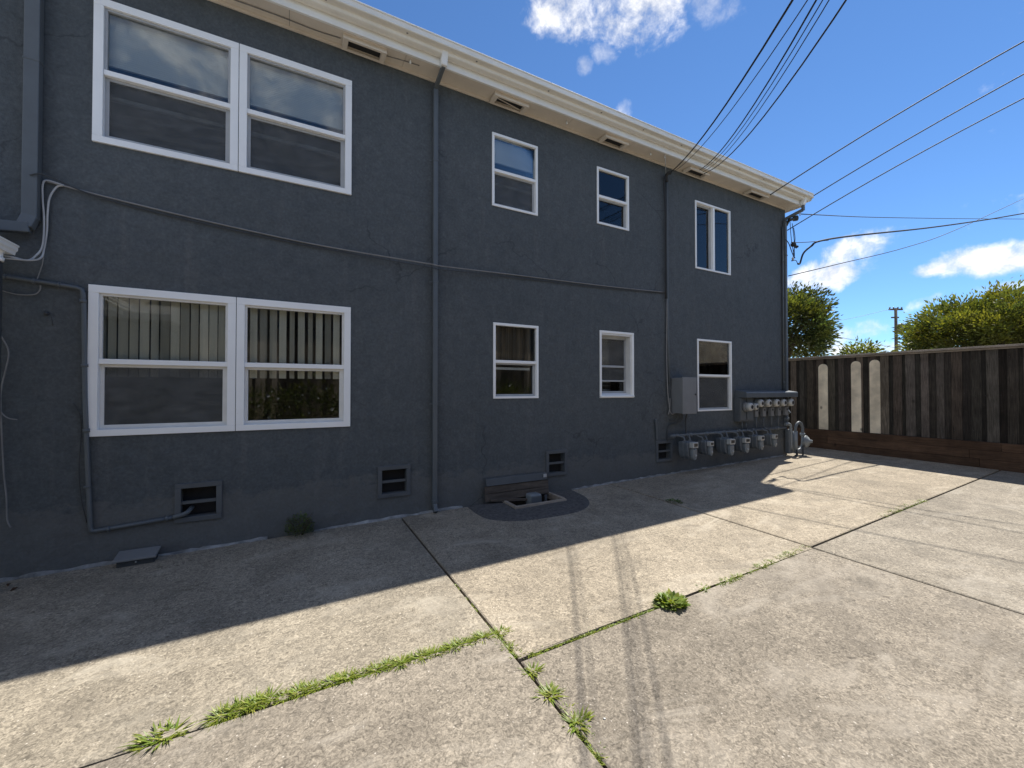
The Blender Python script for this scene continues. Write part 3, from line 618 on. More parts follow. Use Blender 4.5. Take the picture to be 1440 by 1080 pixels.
# grey telephone/electrical box
eb=thing('electrical_box','grey metal electrical box on the wall beside the lower right window','box',at(965,580,-.1))
x0=at(952,560,0).x; zb,zt=1.12,1.76
x0,x1=6.11,6.47
s=MB(); s.box(x0,x1,-.24,-.005,zb,zt); s.build('cabinet',M['boxgrey'],eb,bevel=.006)
s=MB(); s.box(x0-.006,x1+.006,-.262,-.241,zb-.008,zt+.008); d_=s.build('door',M['boxgrey'],eb,bevel=.006)
s=MB(); s.lathe((x1-.03,-.262,(zb+zt)/2+.02),(0,-1,0),[(0,.016),(.012,.016),(.014,.006)],10); s.build('latch',M['dialface'],d_)
cable('box_cable','dark cable loops under the grey electrical box',M['slate_dark'],[(6.2,-.1,1.12),(6.18,-.08,1.03),(6.12,-.05,.98),(6.02,-.04,1.0)],.008)
cable('box_cable','dark cable bending from the grey electrical box down to the wall vent',M['slate_dark'],[(6.30,-.1,1.12),(6.29,-.08,1.0),(6.2,-.05,.93),(6.05,-.04,.91),(5.99,-.03,.86),(5.98,-.03,.70),(5.98,-.03,.62)],.012)
cable('box_cable','straight black pipe dropping from the grey electrical box to the gas manifold',M['slate_dark'],[(6.42,-.1,1.12),(6.43,-.06,1.0),(6.43,-.06,.85),(6.43,-.06,.72)],.013)
cable('vent_pipe','short slate pipe standing on the wall beside the rightmost wall vent',M['slate_paint'],[(5.68,-.03,1.02),(5.70,-.03,.9),(5.71,-.03,.75),(5.71,-.03,.66)],.018,'pipe')

# ------------------------------------------------------------------ gas manifold and meters
mf=thing('gas_manifold','long slate gas pipe running low along the wall above the gas meters','pipe',(7.7,-.1,.70))
s=MB(); s.tube([(5.98,-.10,.715),(9.6,-.10,.705)],.024,10); s.build('pipe',M['pipegrey'],mf)
for x in (6.05,6.5,6.95,7.45,7.95,8.4,8.85,9.3):
    s=MB(); s.tube([(x-.035,-.10,.712),(x+.035,-.10,.712)],.034,10); s.build('coupling',M['pipegrey'],mf)
for x in (6.2,7.2,8.2,9.2):
    s=MB(); s.bar((x,-.003,.71),(x,-.128,.71),.03,.03); s.build('bracket',M['pipegrey'],mf)
def gas_meter():
    t=thing('gas_meter','x','gas meter',(0,0,0))
    s=MB()   # body: rounded tin case narrowing downwards, front and rear halves
    def ringcase(y0,y1,sc):
        pr=[]
        for x,z in [(-.115,.10),(-.105,.125),(.105,.125),(.115,.10),(.112,-.03),(.095,-.10),(.055,-.145),(-.055,-.145),(-.095,-.10),(-.112,-.03)]: pr.append((x*sc,0,z*sc))
        s.prism(pr,(0,y0,0),(0,y1,0))
    ringcase(-.085,.085,1.0); ringcase(-.012,.012,1.08)
    s.build('case',M['pipegrey'],t,bevel=.012)
    s=MB(); pr=[(-.055,0,.02),(.055,0,.02)]+[(.055*math.cos(-a),0,-.09+.075*math.sin(-a)) for a in [PI*k/10 for k in range(11)]]
    s.prism([Vector(q) for q in pr],(0,-.15,0),(0,-.0855,0)); s.build('diaphragm_cover',M['metalgrey'],t,bevel=.016)
    s=MB(); s.box(-.07,.07,-.158,-.086,.03,.125); r=s.build('register',M['meterlight'],t,bevel=.008)
    s=MB(); s.box(-.045,.045,-.1605,-.1585,.055,.105); s.build('dial',M['dialface'],r)
    s=MB(); s.lathe((0,-.152,-.09),(0,-1,0),[(0,.02),(.012,.018),(.016,.005)],10); s.build('cap',M['meterlight'],t)
    for sx in (-1,1):
        s=MB(); s.tube(smooth_path([(sx*.07,0,.12),(sx*.07,0,.17),(sx*.075,.02,.20),(sx*.115,.07,.215),(sx*.125,.09,.245)],4),.014,8); s.build('inlet_pipe',M['pipegrey'],t)
        s=MB(); s.lathe((sx*.07,0,.12),(0,0,1),[(0,.022),(.03,.022)],6); s.build('union_nut',M['pipegrey'],t)
    return t
gmx=[6.30,6.78,7.36,7.86,8.33,8.83]
glab=['leftmost of the six gas meters, nearest the rightmost wall vent','second gas meter from the left, under the grey electrical box side','third gas meter from the left, below the lower right window','fourth gas meter from the left, just before the electric meter panel','second gas meter from the right, hanging slightly higher','rightmost small gas meter with a pale bowl, nearest the building corner']
g0=gas_meter()
for i,x in enumerate(gmx):
    o=g0 if i==0 else copy_tree(g0); o.location=(x,-.19,.475+(.0,.005,.0,.0,.02,.03)[i]); o.rotation_euler=(0,0,random.uniform(-.12,.12)); sc_=(1.1,.92,1.1,1.03,1.0,.9)[i]; o.scale=(sc_,)*3
    o['label']=glab[i]; o['group']='gas meters in a row along the wall'
# regulator set at the building corner
rg=thing('gas_regulator','grey gas regulator with looped pipe standing at the building corner','gas regulator',(9.98,-.12,zg(9.98,-.12)))
s=MB(); s.tube(smooth_path([(9.6,-.10,.705),(9.74,-.11,.70),(9.78,-.12,.60),(9.78,-.12,.2)],5),.03,10); s.tube([(9.88,-.16,.14),(9.88,-.16,.56)],.045,12); s.build('riser_pipe',M['metalgrey'],rg)
s=MB(); s.tube(smooth_path([(9.88,-.16,.54),(9.89,-.17,.66),(9.97,-.18,.73),(10.06,-.19,.70),(10.10,-.20,.60),(10.09,-.20,.52)],6),.03,10); s.build('loop_pipe',M['pipegrey'],rg)
s=MB(); s.lathe((10.09,-.28,.36),(.15,-1,.1),[(-.09,.03),(-.04,.095),(-.012,.10),(-.011,.12),(.011,.12),(.012,.10),(.04,.09),(.07,.035),(.11,.03),(.115,.01)],18); s.build('diaphragm',M['metalgrey'],rg)
s=MB(); s.tube(smooth_path([(10.09,-.2,.52),(10.09,-.2,.38),(10.06,-.2,.26),(9.98,-.2,.2),(9.9,-.17,.18)],5),.028,10); s.lathe((10.09,-.2,.47),(0,0,1),[(0,.05),(.05,.05)],6); s.build('outlet_pipe',M['metalgrey'],rg)
s=MB(); zz=zg(10,-.2); s.tube([(10.02,-.24,zz),(10.02,-.24,.28)],.018,8); s.lathe((10.02,-.24,zz+.002),(0,0,1),[(0,.075),(.012,.07),(.018,.02)],12); s.tube([(9.86,-.2,zz+.02),(9.86,-.2,.2)],.022,8); s.lathe((9.86,-.2,zz+.002),(0,0,1),[(0,.05),(.02,.045),(.03,.02)],12); s.build('stand',M['slate_dark'],rg)
s=MB(); s.box(9.70,9.845,-.13,-.03,.12,.60); s.build('bypass_box',M['pipegrey'],rg,bevel=.02); rg.scale=(1.0,1.0,1.12)

# ------------------------------------------------------------------ electric meter bank
bk=thing('meter_panel','slate meter panel with a long hood carrying round electric meters at the corner','meter panel',(8.9,-.1,.9))
s=MB(); s.prism([(0,-.005,1.385),(0,-.25,1.385),(0,-.25,1.475),(0,-.235,1.50),(0,-.005,1.53)],(7.98,0,0),(9.83,0,0)); s.build('hood',M['slate_paint'],bk,bevel=.004)
s=MB(); s.box(7.94,8.42,-.115,-.005,.90,1.384); s.build('meter_cabinet',M['slate_trim'],bk,bevel=.005)
s=MB(); s.box(8.43,9.72,-.05,-.005,1.08,1.384); s.build('backboard',M['slate_trim'],bk,bevel=.004)
for x in (8.04,8.27):
    s=MB(); s.box(x-.09,x+.09,-.135,-.1155,.93,1.37); s.build('cabinet_door',M['slate_paint'],bk,bevel=.006)
EX=[(8.10,1.20,-.136),(8.33,1.20,-.136),(8.53,1.265,-.10),(8.80,1.265,-.10),(9.09,1.265,-.10),(9.36,1.265,-.10),(9.64,1.265,-.10)]
for x,z,y in EX[2:]:
    s=MB(); s.box(x-.075,x+.075,-.099,-.0505,1.17,1.36); s.build('meter_socket',M['boxgrey'],bk,bevel=.006)
    s=MB(); s.box(x-.055,x+.055,-.12,-.0505,.98,1.165); q=s.build('breaker_box',M['boxgrey'],bk,bevel=.006)
    s=MB(); s.box(x-.02,x+.02,-.126,-.1205,1.10,1.13); s.build('breaker_switch',M['dialface'],q)
for x in (8.12,8.25,8.6,8.86,9.15,9.4,9.66):
    s=MB(); s.tube([(x,-.06,.98 if x>8.4 else .905),(x,-.06,.735)],.011,8); s.build('drop_conduit',M['pipegrey'],bk)
def emeter():
    t=thing('electric_meter','x','electric meter',(0,0,0))
    s=MB(); s.lathe((0,0,0),(0,-1,0),[(0,.088),(.035,.088),(.045,.08)],22); s.build('base_ring',M['boxgrey'],t)
    s=MB(); s.lathe((0,-.045,0),(0,-1,0),[(0,.078),(.06,.076),(.078,.068),(.088,.052),(.090,.036)],22); s.build('cover',M['meterlight'],t)
    s=MB(); s.lathe((0,-.1352,0),(0,-1,0),[(0,.035),(.003,.034)],18); s.build('dial',M['dialface'],t)
    return t
elab=['lowest left electric meter on the wide cabinet, cream cover','narrow electric meter just right of the lowest left one','third electric meter from the left, under the hood start','fourth electric meter from the left under the long hood','fifth electric meter from the left under the long hood','second electric meter from the right under the long hood','rightmost electric meter at the very corner of the wall']
e0=emeter()
for i,(x,z,y) in enumerate(EX):
    o=e0 if i==0 else copy_tree(e0); o.location=(x,y,z); s_=(1.1,.88,1.05,1.08,1.08,1.04,1.08)[i]; o.scale=(s_,)*3; o.rotation_euler=(0,random.uniform(-.3,.3),0); o['label']=elab[i]; o['group']='round electric meters under the hood'
cp=thing('corner_conduit','slate conduit running up the building corner beside the downspout','conduit',(9.70,-.03,1.5))
s=MB(); s.tube([(9.685,-.03,1.53),(9.69,-.03,5.2)],.017,8); s.build('pipe',M['slate_paint'],cp)
for z in (1.7,2.3,3.6,4.4):
    s=MB(); s.tube([(9.687,-.03,z),(9.687,-.03,z+.03)],.024,8); s.build('clamp',M['slate_paint'],cp)
s=MB(); s.tube([(9.77,-.04,.72),(9.77,-.04,1.02)],.035,10); s.lathe((9.77,-.04,.86),(0,0,1),[(0,.05),(.06,.05)],8); s.build('lower_pipe',M['slate_paint'],cp)

# ------------------------------------------------------------------ service drop hardware at the corner
sd=thing('service_bracket','black service drop bracket with insulator loops hanging off the building corner','insulator bracket',(9.86,-.05,5.3))
Yc=-.16
s=MB(); s.tube(smooth_path([(9.852,-.02,5.26),(9.88,-.06,5.36),at(1112,309,Yc),at(1118,307,Yc)],5),.032,8); s.build('arm',M['slate_dark'],sd)
s=MB(); s.lathe(at(1119,307,Yc-.02),(.5,-1,.0),[(-.06,.03),(-.05,.055),(.03,.06),(.05,.04),(.055,.01)],16); s.build('insulator',M['slate_dark'],sd)
for pts,r in [([(1111,312),(1112,328),(1114,345),(1117,360)],.007),([(1114,314),(1116,330),(1117,344),(1115,362)],.007),([(1105,337),(1109,342),(1112,350),(1115,358),(1118,363)],.010),([(1112,343),(1117,346),(1120,349),(1118,341),(1113,341)],.012),([(1116,320),(1118,335),(1117,350),(1117,362),(1113,367),(1119,366),(1122,371),(1125,370),(1128,360)],.008)]:
    s=MB(); s.tube(smooth_path([at(x,y,Yc) for x,y in pts],4),r,6); s.build('jumper',M['cable_black'],sd)
s=MB(); s.lathe(at(1115.5,344,Yc),(0,-1,.2),[(-.05,.02),(-.03,.045),(.03,.05),(.05,.02)],10); s.lathe(at(1120,347,Yc),(1,-.4,.2),[(-.04,.015),(0,.035),(.04,.02)],10); s.build('connector',M['cable_black'],sd)
s=MB(); s.lathe(at(1115,364,Yc),(.3,-1,.2),[(-.02,.02),(.0,.045),(.02,.02)],10); s.build('knob',M['meterlight'],sd)
s=MB(); q=at(1125,300,-.30); s.tube([q+Vector((.03*math.cos(a),0,.03*math.sin(a)-.02)) for a in [2*PI*k/14*.85 for k in range(15)]],.007,6); s.build('hook',M['cable_light'],sd)

# ------------------------------------------------------------------ overhead wires
def wire(label, pts, r, group, mat='cable_black'):
    mb=MB(); mb.tube(pts,r,6); return tag(mb.build('overhead_wire',M[mat],None,pts[0]),label,'wire',group)
def drop(P0, px, py, t, r, label, group, rise=3.0, length=22):
    """from its fixing through the point seen at (px,py), distance t, on to a pole behind the camera"""
    P0=Vector(P0); P1=CAM+ray(px,py)*t; h=Vector((P1.x-P0.x,P1.y-P0.y,0)); s1=h.length; h.normalize()
    z1=P1.z-P0.z; k=(rise-z1/s1*length)/(length*length-s1*length); sl=z1/s1-k*s1
    pts=[]
    for i in range(41):
        s=length*(i/40)**1.3; pts.append(P0+h*s+Vector((0,0,sl*s+k*s*s)))
    return wire(label,pts,r,group)
G1='service wires rising from the eave above the riser'
drop(at(943.5,242,-.12),1114.6,0,2.85,.009,'thick wire leaving the weatherhead, leftmost of the bundle over the eave',G1)
drop(at(948,241,-.15),1135.8,0,2.7,.0042,'thin wire beside the thick weatherhead wire, crossing the bundle',G1)
drop(at(984,239,-.29),1148,0,2.65,.0068,'wire in the middle of the bundle, fixed under the gutter',G1)
drop(at(986,240,-.29),1157,0,2.6,.004,'thinnest wire in the middle of the bundle over the eave',G1)
drop(at(988,242,-.29),1166,0,2.55,.004,'second wire from the right in the bundle over the eave',G1)
drop(at(990,244,-.29),1190,0,2.5,.0065,'rightmost wire of the bundle rising from the eave',G1)
G2='wires leaving the right corner of the building'
drop(at(1083,274,-.47),1440,58,6.6,.011,'upper thick wire fixed to the gutter near the corner',G2,2.5)
drop(Vector((10.07,-.12,5.70)),1440,104,7.2,.011,'middle thick wire leaving behind the end of the gutter',G2,2.5)
drop(at(1107,324,-.1),1440,138,7.4,.0105,'lower thick wire leaving the corner below the gutter',G2,2.5)
def span(label,pp,r,group,n=8,mat='cable_black'): return wire(label,smooth_path(pp,n),r,group,mat)
hk_=at(1126,301,-.30)
span('thin almost level wire from the hook under the gutter corner',[hk_,far(1250,306,13),far(1440,308,18),far(1700,308,24)],.010,G2)
span('thick drooping service cable curling up from the bracket loops',[at(1122,371,Yc),at(1125,370,Yc),at(1130,356,-.2),at(1141,346,-.3),at(1153,339,-.42),far(1200,331.5,10.2),far(1300,321,12.5),far(1380,310,14.5),far(1440,300,16),far(1600,272,20)],[.02]*24+[.022]*200,G2)
span('thin wire from the bracket joining the thick drooping cable',[at(1116,341,Yc),at(1135,340.5,-.2),at(1165,338,-.45)],.008,G2)
span('thin wire crossing the sky low from the building corner',[far(1109,388,9.3),far(1180,371,11),far(1270,349,14),far(1340,325,17),far(1440,279,22)],.012,G2)
# ------------------------------------------------------------------ access well, hatch, sump motor
wl=thing('access_well','open access well framed in wood at the foot of the wall','well',(3.0,-.3,-.03))
x0,x1,y0,y1=PIT_H; s=MB(); t=.045
z=lambda x,y:zg(x,y)
def fb(a,b,c,d,h=.045):
    zz=zg((a+b)/2,(c+d)/2); s.box(a,b,c,d,zz-.05,zz+h)
fb(x0-.0,x1,y0,y0+t); fb(x0,x0+t,y0+t+.001,y1); fb(x1-t,x1,y0+t+.001,y1)
s.build('frame',M['frame_wood'],wl,bevel=.004)
s=MB(); s.poly([(x0,y0,-.7),(x1,y0,-.7),(x1,y1+.05,-.7),(x0,y1+.05,-.7)])
for q in ([(x0+.001,y0,-.7),(x0+.001,y1,-.7),(x0+.001,y1,-.02),(x0+.001,y0,-.02)],[(x1-.001,y0,-.7),(x1-.001,y1,-.7),(x1-.001,y1,-.02),(x1-.001,y0,-.02)],[(x0,y0+.001,-.7),(x1,y0+.001,-.7),(x1,y0+.001,-.02),(x0,y0+.001,-.02)],[(x0,y1,-.7),(x1,y1,-.7),(x1,y1,.0),(x0,y1,.0)]): s.poly(q)
s.build('pit_lining',M['soil'],wl,fixn=False)
ht=thing('well_hatch','weathered plank hatch leaning open against the wall above the access well','hatch',(2.85,-.05,0))
def plank(nm,za,zb_,xa,xb,th,mat,sub=None):
    s=MB(); lean=lambda zz: -.03-(.33-zz)*.16
    s.prism([(0,lean(za),za),(0,lean(za)-th,za),(0,lean(zb_)-th,zb_),(0,lean(zb_),zb_)],(xa,0,0),(xb,0,.0)); return s.build(nm,mat,sub or ht,bevel=.004)
plank('top_rail',.215,.315,2.37,3.36,.045,M['slate_trim']); plank('plank',.115,.208,2.35,3.38,.03,M['hatchwood']); plank('plank',.01,.108,2.35,3.38,.028,M['hatchwood'])
s=MB(); s.box(3.29,3.345,-.098,-.091,.25,.30); s.build('hinge',M['cable_light'],ht)
s=MB(); s.bar((2.42,-.12,.03),(3.1,-.2,-.02),.04,.03); tag(s.build('plank_offcut',M['hatchwood'],None,(2.42,-.12,.03)),'loose brown plank lying across the access well opening','plank')
mt=thing('pump_motor','small blue-grey sump pump housing standing inside the access well','pump',(3.03,-.22,-.2))
s=MB(); s.box(2.95,3.14,-.30,-.14,-.3,.075); s.build('housing',M['metalgrey'],mt,bevel=.03)
s=MB(); s.box(2.955,3.12,-.32,-.302,-.2,.06); s.build('cover_plate',M['pipegrey'],mt,bevel=.02)
s=MB(); s.tube([(3.26,-.2,-.6),(3.26,-.2,.02)],.022,8); s.build('discharge_pipe',M['slate_dark'],mt)
# utility lid box at the wall
p=Vector((-1.26,-.10,0)); zz=zg(p.x,p.y)
ub=thing('utility_box','low grey utility box with sloping lid against the wall foot','utility box',(p.x,p.y,zz))
s=MB(); s.prism([(0,-.17,zz-.01),(0,-.025,zz-.01),(0,-.025,zz+.085),(0,-.17,zz+.055)],(-1.41,0,0),(-1.14,0,0)); s.build('base',M['slate_dark'],ub,bevel=.004)
s=MB(); s.prism([(0,-.20,zz+.052),(0,-.025,zz+.087),(0,-.025,zz+.108),(0,-.20,zz+.073)],(-1.43,0,0),(-1.12,0,0)); s.build('lid',M['boxgrey'],ub,bevel=.004)
s=MB(); s.lathe((-1.27,-.172,zz+.03),(0,-1,0),[(0,.008),(.006,.008),(.008,.003)],8); s.build('screw',M['meterlight'],ub)
# small pale leaf / stone bits
def pebble(px,py,r,label,mat,flat=.3):
    q=grd(px,py); s=MB(); s.lathe((q.x,q.y,q.z-.002),(.1,.05,1),[(0,r*.8),(r*flat*.5,r),(r*flat,r*.5),(r*flat*1.1,r*.1)],7); o=s.build('pebble',mat,None,(q.x,q.y,q.z)); o.rotation_euler=(0,0,0); return tag(o,label,'pebble')
pebble(776,716,.022,'white pebble lying on the dark asphalt patch',M['meterlight'])
pebble(1318-220,702,.012,'tiny pale pebble on the slab right of the asphalt patch',M['meterlight'])
for px,py,lb in [(590,655,'x')][:0]: pass
for px,py,lb in [(530,765,'pale chip of grit on the shaded slab below the left wall vent'),(478,760,'pale chip of grit by the weed shrub'),(107,818,'flat pale chip near the utility box'),(1045,768,'pale chip in the sun beyond the leafy weed clump'),(850,1010,'pale chip near the lowest joint tufts'),(420,1040,'pale chip on the front left slab')]:
    pebble(px,py,.008,lb,M['meterlight'])
# dry leaves at the left wall foot
for i,(px,py,lb) in enumerate([(4,812,'brown dry leaf at the left foot of the wall, nearest the wall'),(12,824,'brown dry leaf at the left foot of the wall, farther from the wall'),(20,830,'small curled dry leaf on the slab at the left edge')]):
    q=grd(px,py); s=MB(); a=random.uniform(0,6); u=Vector((math.cos(a),math.sin(a),0)); w_=Vector((-u.y,u.x,0))
    s.poly([q-u*.03+Vector((0,0,.012)),q+w_*.014+Vector((0,0,.02)),q+u*.03+Vector((0,0,.006)),q+Vector((0,0,.004))]); s.poly([q-u*.03+Vector((0,0,.012)),q+Vector((0,0,.004)),q+u*.03+Vector((0,0,.006)),q-w_*.014+Vector((0,0,.022))])
    o=s.build('dry_leaf',M['timber'],None,q); o.modifiers.new('Solid','SOLIDIFY').thickness=.001; tag(o,lb,'leaf','dry leaves at the left foot of the wall')

# ------------------------------------------------------------------ grass in the joints, weeds
def blade(mb,p,dir_,L,w_,bend,col):
    d=Vector(dir_).normalized(); side=d.cross(Vector((0,0,1)));
    if side.length<1e-3: side=Vector((1,0,0))
    side.normalize(); P=[]
    h=Vector((d.x,d.y,0)); h=h.normalized() if h.length>1e-3 else Vector((1,0,0))
    for k in range(4):
        t=k/3; P.append((p+d*L*t+h*bend*L*t*t-Vector((0,0,bend*L*.6*t*t)), w_*(1-t**1.5)+.0003))
    for k in range(3):
        (a,wa),(b,wb)=P[k],P[k+1]; mb.poly([a-side*wa,a+side*wa,b+side*wb,b-side*wb],col,True)
def tuft(mb,c,n,R,L,wid=.004,spread=1.0):
    for _ in range(n):
        a=random.uniform(0,2*PI); r=R*math.sqrt(random.random()); p=Vector((c.x+r*math.cos(a),c.y+r*math.sin(a)*.6,c.z-.012))
        e=random.uniform(.15,1.1); b=random.uniform(0,2*PI) if random.random()<.4 else a
        dd=Vector((math.cos(b)*spread,math.sin(b)*spread,e)); k=random.uniform(.6,1.35); y=random.random()
        blade(mb,p,dd,L*random.uniform(.5,1.15),wid*random.uniform(.6,1.2),random.uniform(.1,.5),(k*(.85+.5*y),k*(.95+.15*y),k*.9) if random.random()>.07 else (1.9*k,1.35*k,2.2*k))
gs=MB()
def strip(pa,pb,n,L,dens=None,jit=.012):
    a,b=grd(*pa),grd(*pb)
    for i in range(n):
        t=random.random(); q=a.lerp(b,t); q=q+Vector((random.uniform(-jit,jit),random.uniform(-jit,jit),0))
        cl=.5+.5*math.sin(t*37+pa[0])*math.sin(t*17+1)
        if random.random()>.25+.75*cl: continue
        tuft(gs,q,9,.018,L*(.6+.6*cl),.0048)
strip((308,1008),(380,982),150,.068); strip((380,985),(560,932),330,.055); strip((560,934),(684,895),300,.06)
strip((690,888),(728,922),80,.045); strip((640,818),(690,885),18,.014,jit=.004)
strip((740,921),(935,850),170,.028,jit=.008); strip((1010,822),(1135,768),300,.045,jit=.010); strip((1240,725),(1300,703),130,.055); strip((1150,760),(1240,725),60,.03,jit=.008)
strip((800,995),(845,1070),50,.03,jit=.008)
gs.build('grass',M['grass'],fixn=False)['kind']='stuff'
G4='weed tufts in the slab joints'
for (px,py,n,R,L,lb) in [(228,1036,90,.07,.06,'large grassy tuft alone in the joint at the lower left'),(703,890,46,.035,.05,'bright tuft where the two left joints meet'),(748,944,46,.028,.05,'small star-shaped tuft just below the joint crossing'),(772,976,60,.035,.055,'mid-size tuft on the diagonal joint below the crossing'),(812,1015,64,.05,.05,'long dark-tipped tuft low on the diagonal joint'),(822,1052,20,.016,.025,'tiny sprout lowest on the diagonal joint'),(990,827,30,.045,.04,'low tuft right of the leafy clump on the long joint'),(1285,705,24,.07,.035,'far tuft on the long joint near the fence')]:
    q=grd(px,py); s=MB(); tuft(s,q,int(n*1.8),R*1.1,L*1.15,.0066); tag(s.build('weed_tuft',M['grass'],None,q,fixn=False),lb,'weed',G4)
def leafy(q,n,R,H,mat,lab,name='weed_clump',ls=.02):
    s=MB()
    for _ in range(n):
        a=random.uniform(0,2*PI); r=R*math.sqrt(random.random()); h=H*random.random()*(1-.5*(r/R)**2); p=q+Vector((r*math.cos(a),r*math.sin(a),h))
        d=Vector((math.cos(a)+random.uniform(-.6,.6),math.sin(a)+random.uniform(-.6,.6),random.uniform(-.1,1))).normalized(); sd=d.cross(Vector((random.uniform(-.4,.4),random.uniform(-.4,.4),1))).normalized(); L=ls*random.uniform(.6,1.4); k=random.uniform(.6,1.4); y=random.random()
        s.poly([p,p+d*L*.5+sd*L*.28,p+d*L,p+d*L*.5-sd*L*.28],(k*(.9+.4*y),k,k*.9))
    fo=None
    return s
q=grd(944,848); s=leafy(q,170,.085,.03,None,None,ls=.055); s2=MB(); tuft(s2,q+Vector((-.05,.0,0)),90,.07,.06,.008); tuft(s2,q+Vector((.06,.02,0)),90,.07,.055,.008)
n0=len(s.v); s.v+=s2.v; s.f+=[[i+n0 for i in f] for f in s2.f]; s.sm+=s2.sm; s.c+=s2.c; tag(s.build('weed_clump',M['clump'],None,q,fixn=False),'largest leafy green clump growing on the long joint','weed',G4)
q=grd(948,706); s=leafy(q,130,.10,.02,None,None,ls=.028); tag(s.build('weed_clump',M['weed'],None,q,fixn=False),'flat dark weed patch in the shaded joint near the wall','weed',G4)
q=Vector((.09,-.075,zg(.09,-.07))); tw=thing('weed_shrub','dark bushy weed growing out of the foot of the wall','weed',q)
s=MB()
for k in range(16):
    a=random.uniform(0,2*PI); top=q+Vector((.13*math.cos(a),.05*math.sin(a)-.01,random.uniform(.12,.24))); s.tube([q+Vector((.03*math.cos(a),0,-.01)),q.lerp(top,.5)+Vector((0,-.015,.02)),top],.0025,5)
s.build('stem',M['bark'],tw)
s=leafy(q+Vector((0,-.01,.02)),900,.135,.23,None,None,ls=.024); s.build('foliage',M['weed'],tw,fixn=False)

# ------------------------------------------------------------------ fence along the right side
FX=11.62
fe=thing('wooden_fence','tall weathered dark board fence with cap rail closing the right side of the yard','fence',(FX,-2,.1))
bs=MB(); y=3.2; k=0; pale=[(.18,-.02,2.18),(-.5,-.69,2.21),(-.85,-1.04,2.22)]
while y>-9:
    front=k%2==0; wd=random.uniform(.105,.165) if front else random.uniform(.045,.13); x=FX if front else FX+.021
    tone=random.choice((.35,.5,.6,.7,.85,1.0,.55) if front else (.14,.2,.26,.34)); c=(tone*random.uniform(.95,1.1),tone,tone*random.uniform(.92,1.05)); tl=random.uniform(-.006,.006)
    y0=y-wd-(.003 if front else .03); ya=y+(.003 if front else .03)
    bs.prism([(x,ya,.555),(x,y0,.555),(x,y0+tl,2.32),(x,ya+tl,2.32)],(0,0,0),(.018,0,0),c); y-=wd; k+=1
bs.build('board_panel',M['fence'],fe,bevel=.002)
for a,b,zt in pale:
    s=MB(); r=(a-b)/2; pr=[(FX-.022,a,.562),(FX-.022,b,.562)]+[(FX-.022,(a+b)/2-r*math.cos(t),zt-r+r*math.sin(t)) for t in [PI*i/10 for i in range(11)]]
    o=s; s.prism([Vector(p) for p in pr],(0,0,0),(.019,0,0)); o=s.build('picket',M['palewood'],fe,bevel=.002); o['label']='pale new round-topped board'
nl=MB()
for yy in [1.4-.155*k for k in range(40)]:
    for zz in (.75,1.45,2.12): nl.lathe((FX-.002,yy+random.uniform(-.03,.03),zz+random.uniform(-.03,.03)),(-1,0,0),[(0,.006),(.004,.006),(.006,.002)],6)
o=nl.build('nail_heads',M['slate_dark'],fe); o['kind']='stuff'
s=MB(); s.box(FX-.07,FX+.09,-9,3.2,2.335,2.375); s.box(FX-.026,FX-.001,-9,3.2,2.30,2.334); s.build('cap_rail',M['frame_wood'],fe,bevel=.004)
s=MB()
for (z0,z1,dx) in ((.40,.555,-.04),(.235,.398,-.055),(.02,.232,-.05)):
    y=3.2
    while y>-9:
        L=random.uniform(2,3.4); t=random.uniform(.7,1.25); s.box(FX+dx-.045+random.uniform(-.004,.004),FX+.05,y-L+.004,y,z0,z1,(t,t,t)); y-=L
s.build('base_beam',M['timber'],fe,bevel=.006)
s=MB()
for y in (2.5,.1,-2.3,-4.7,-7.1): s.box(FX+.05,FX+.15,y-.05,y+.05,-.2,2.3)
s.build('post',M['fence'],fe)

# ------------------------------------------------------------------ trees beyond the fence
def crown(mb,c,R,clumps,per,ls,seed,flat=.85,up=.2):
    rn=random.Random(seed); c=Vector(c)
    for _ in range(clumps):
        th=rn.uniform(0,2*PI); ph=math.acos(rn.uniform(-.55,1)); rr=rn.uniform(.5,1.06)**.6*(1+.13*math.sin(3*th+seed)*math.sin(2.3*ph))
        d=Vector((math.sin(ph)*math.cos(th),math.sin(ph)*math.sin(th),math.cos(ph)*flat)); cc=c+Vector((d.x*R[0],d.y*R[1],d.z*R[2]))*rr
        tone=rn.choice((.45,.6,.8,1.0,1.2,1.45)); ye=rn.random(); axis=(d+Vector((rn.uniform(-.5,.5),rn.uniform(-.5,.5),up+rn.uniform(-.2,.5)))).normalized(); sp=rn.uniform(.6,.95)
        for _ in range(per):
            g_=lambda q: max(-1.7,min(1.7,rn.gauss(0,q))); o=Vector((g_(1),g_(1),g_(.7)))*ls*1.6*sp; p=cc+o+axis*rn.uniform(-.5,.6)*ls*2
            dl=(axis+o*(1.0/ls)*.45+Vector((rn.uniform(-.5,.5),rn.uniform(-.5,.5),rn.uniform(-.5,.3)))).normalized()
            sd_=dl.cross(Vector((rn.uniform(-1,1),rn.uniform(-1,1),rn.uniform(-.3,1)))).normalized(); L=ls*rn.uniform(.6,1.35); w_=L*.2; k=tone*rn.uniform(.75,1.2); nn=sd_.cross(dl)*L*.08
            mb.poly([p,p+dl*L*.45+sd_*w_+nn,p+dl*L,p+dl*L*.45-sd_*w_+nn],(k*(.8+.55*ye),k*(.92+.18*ye),k*(1-.3*ye)))
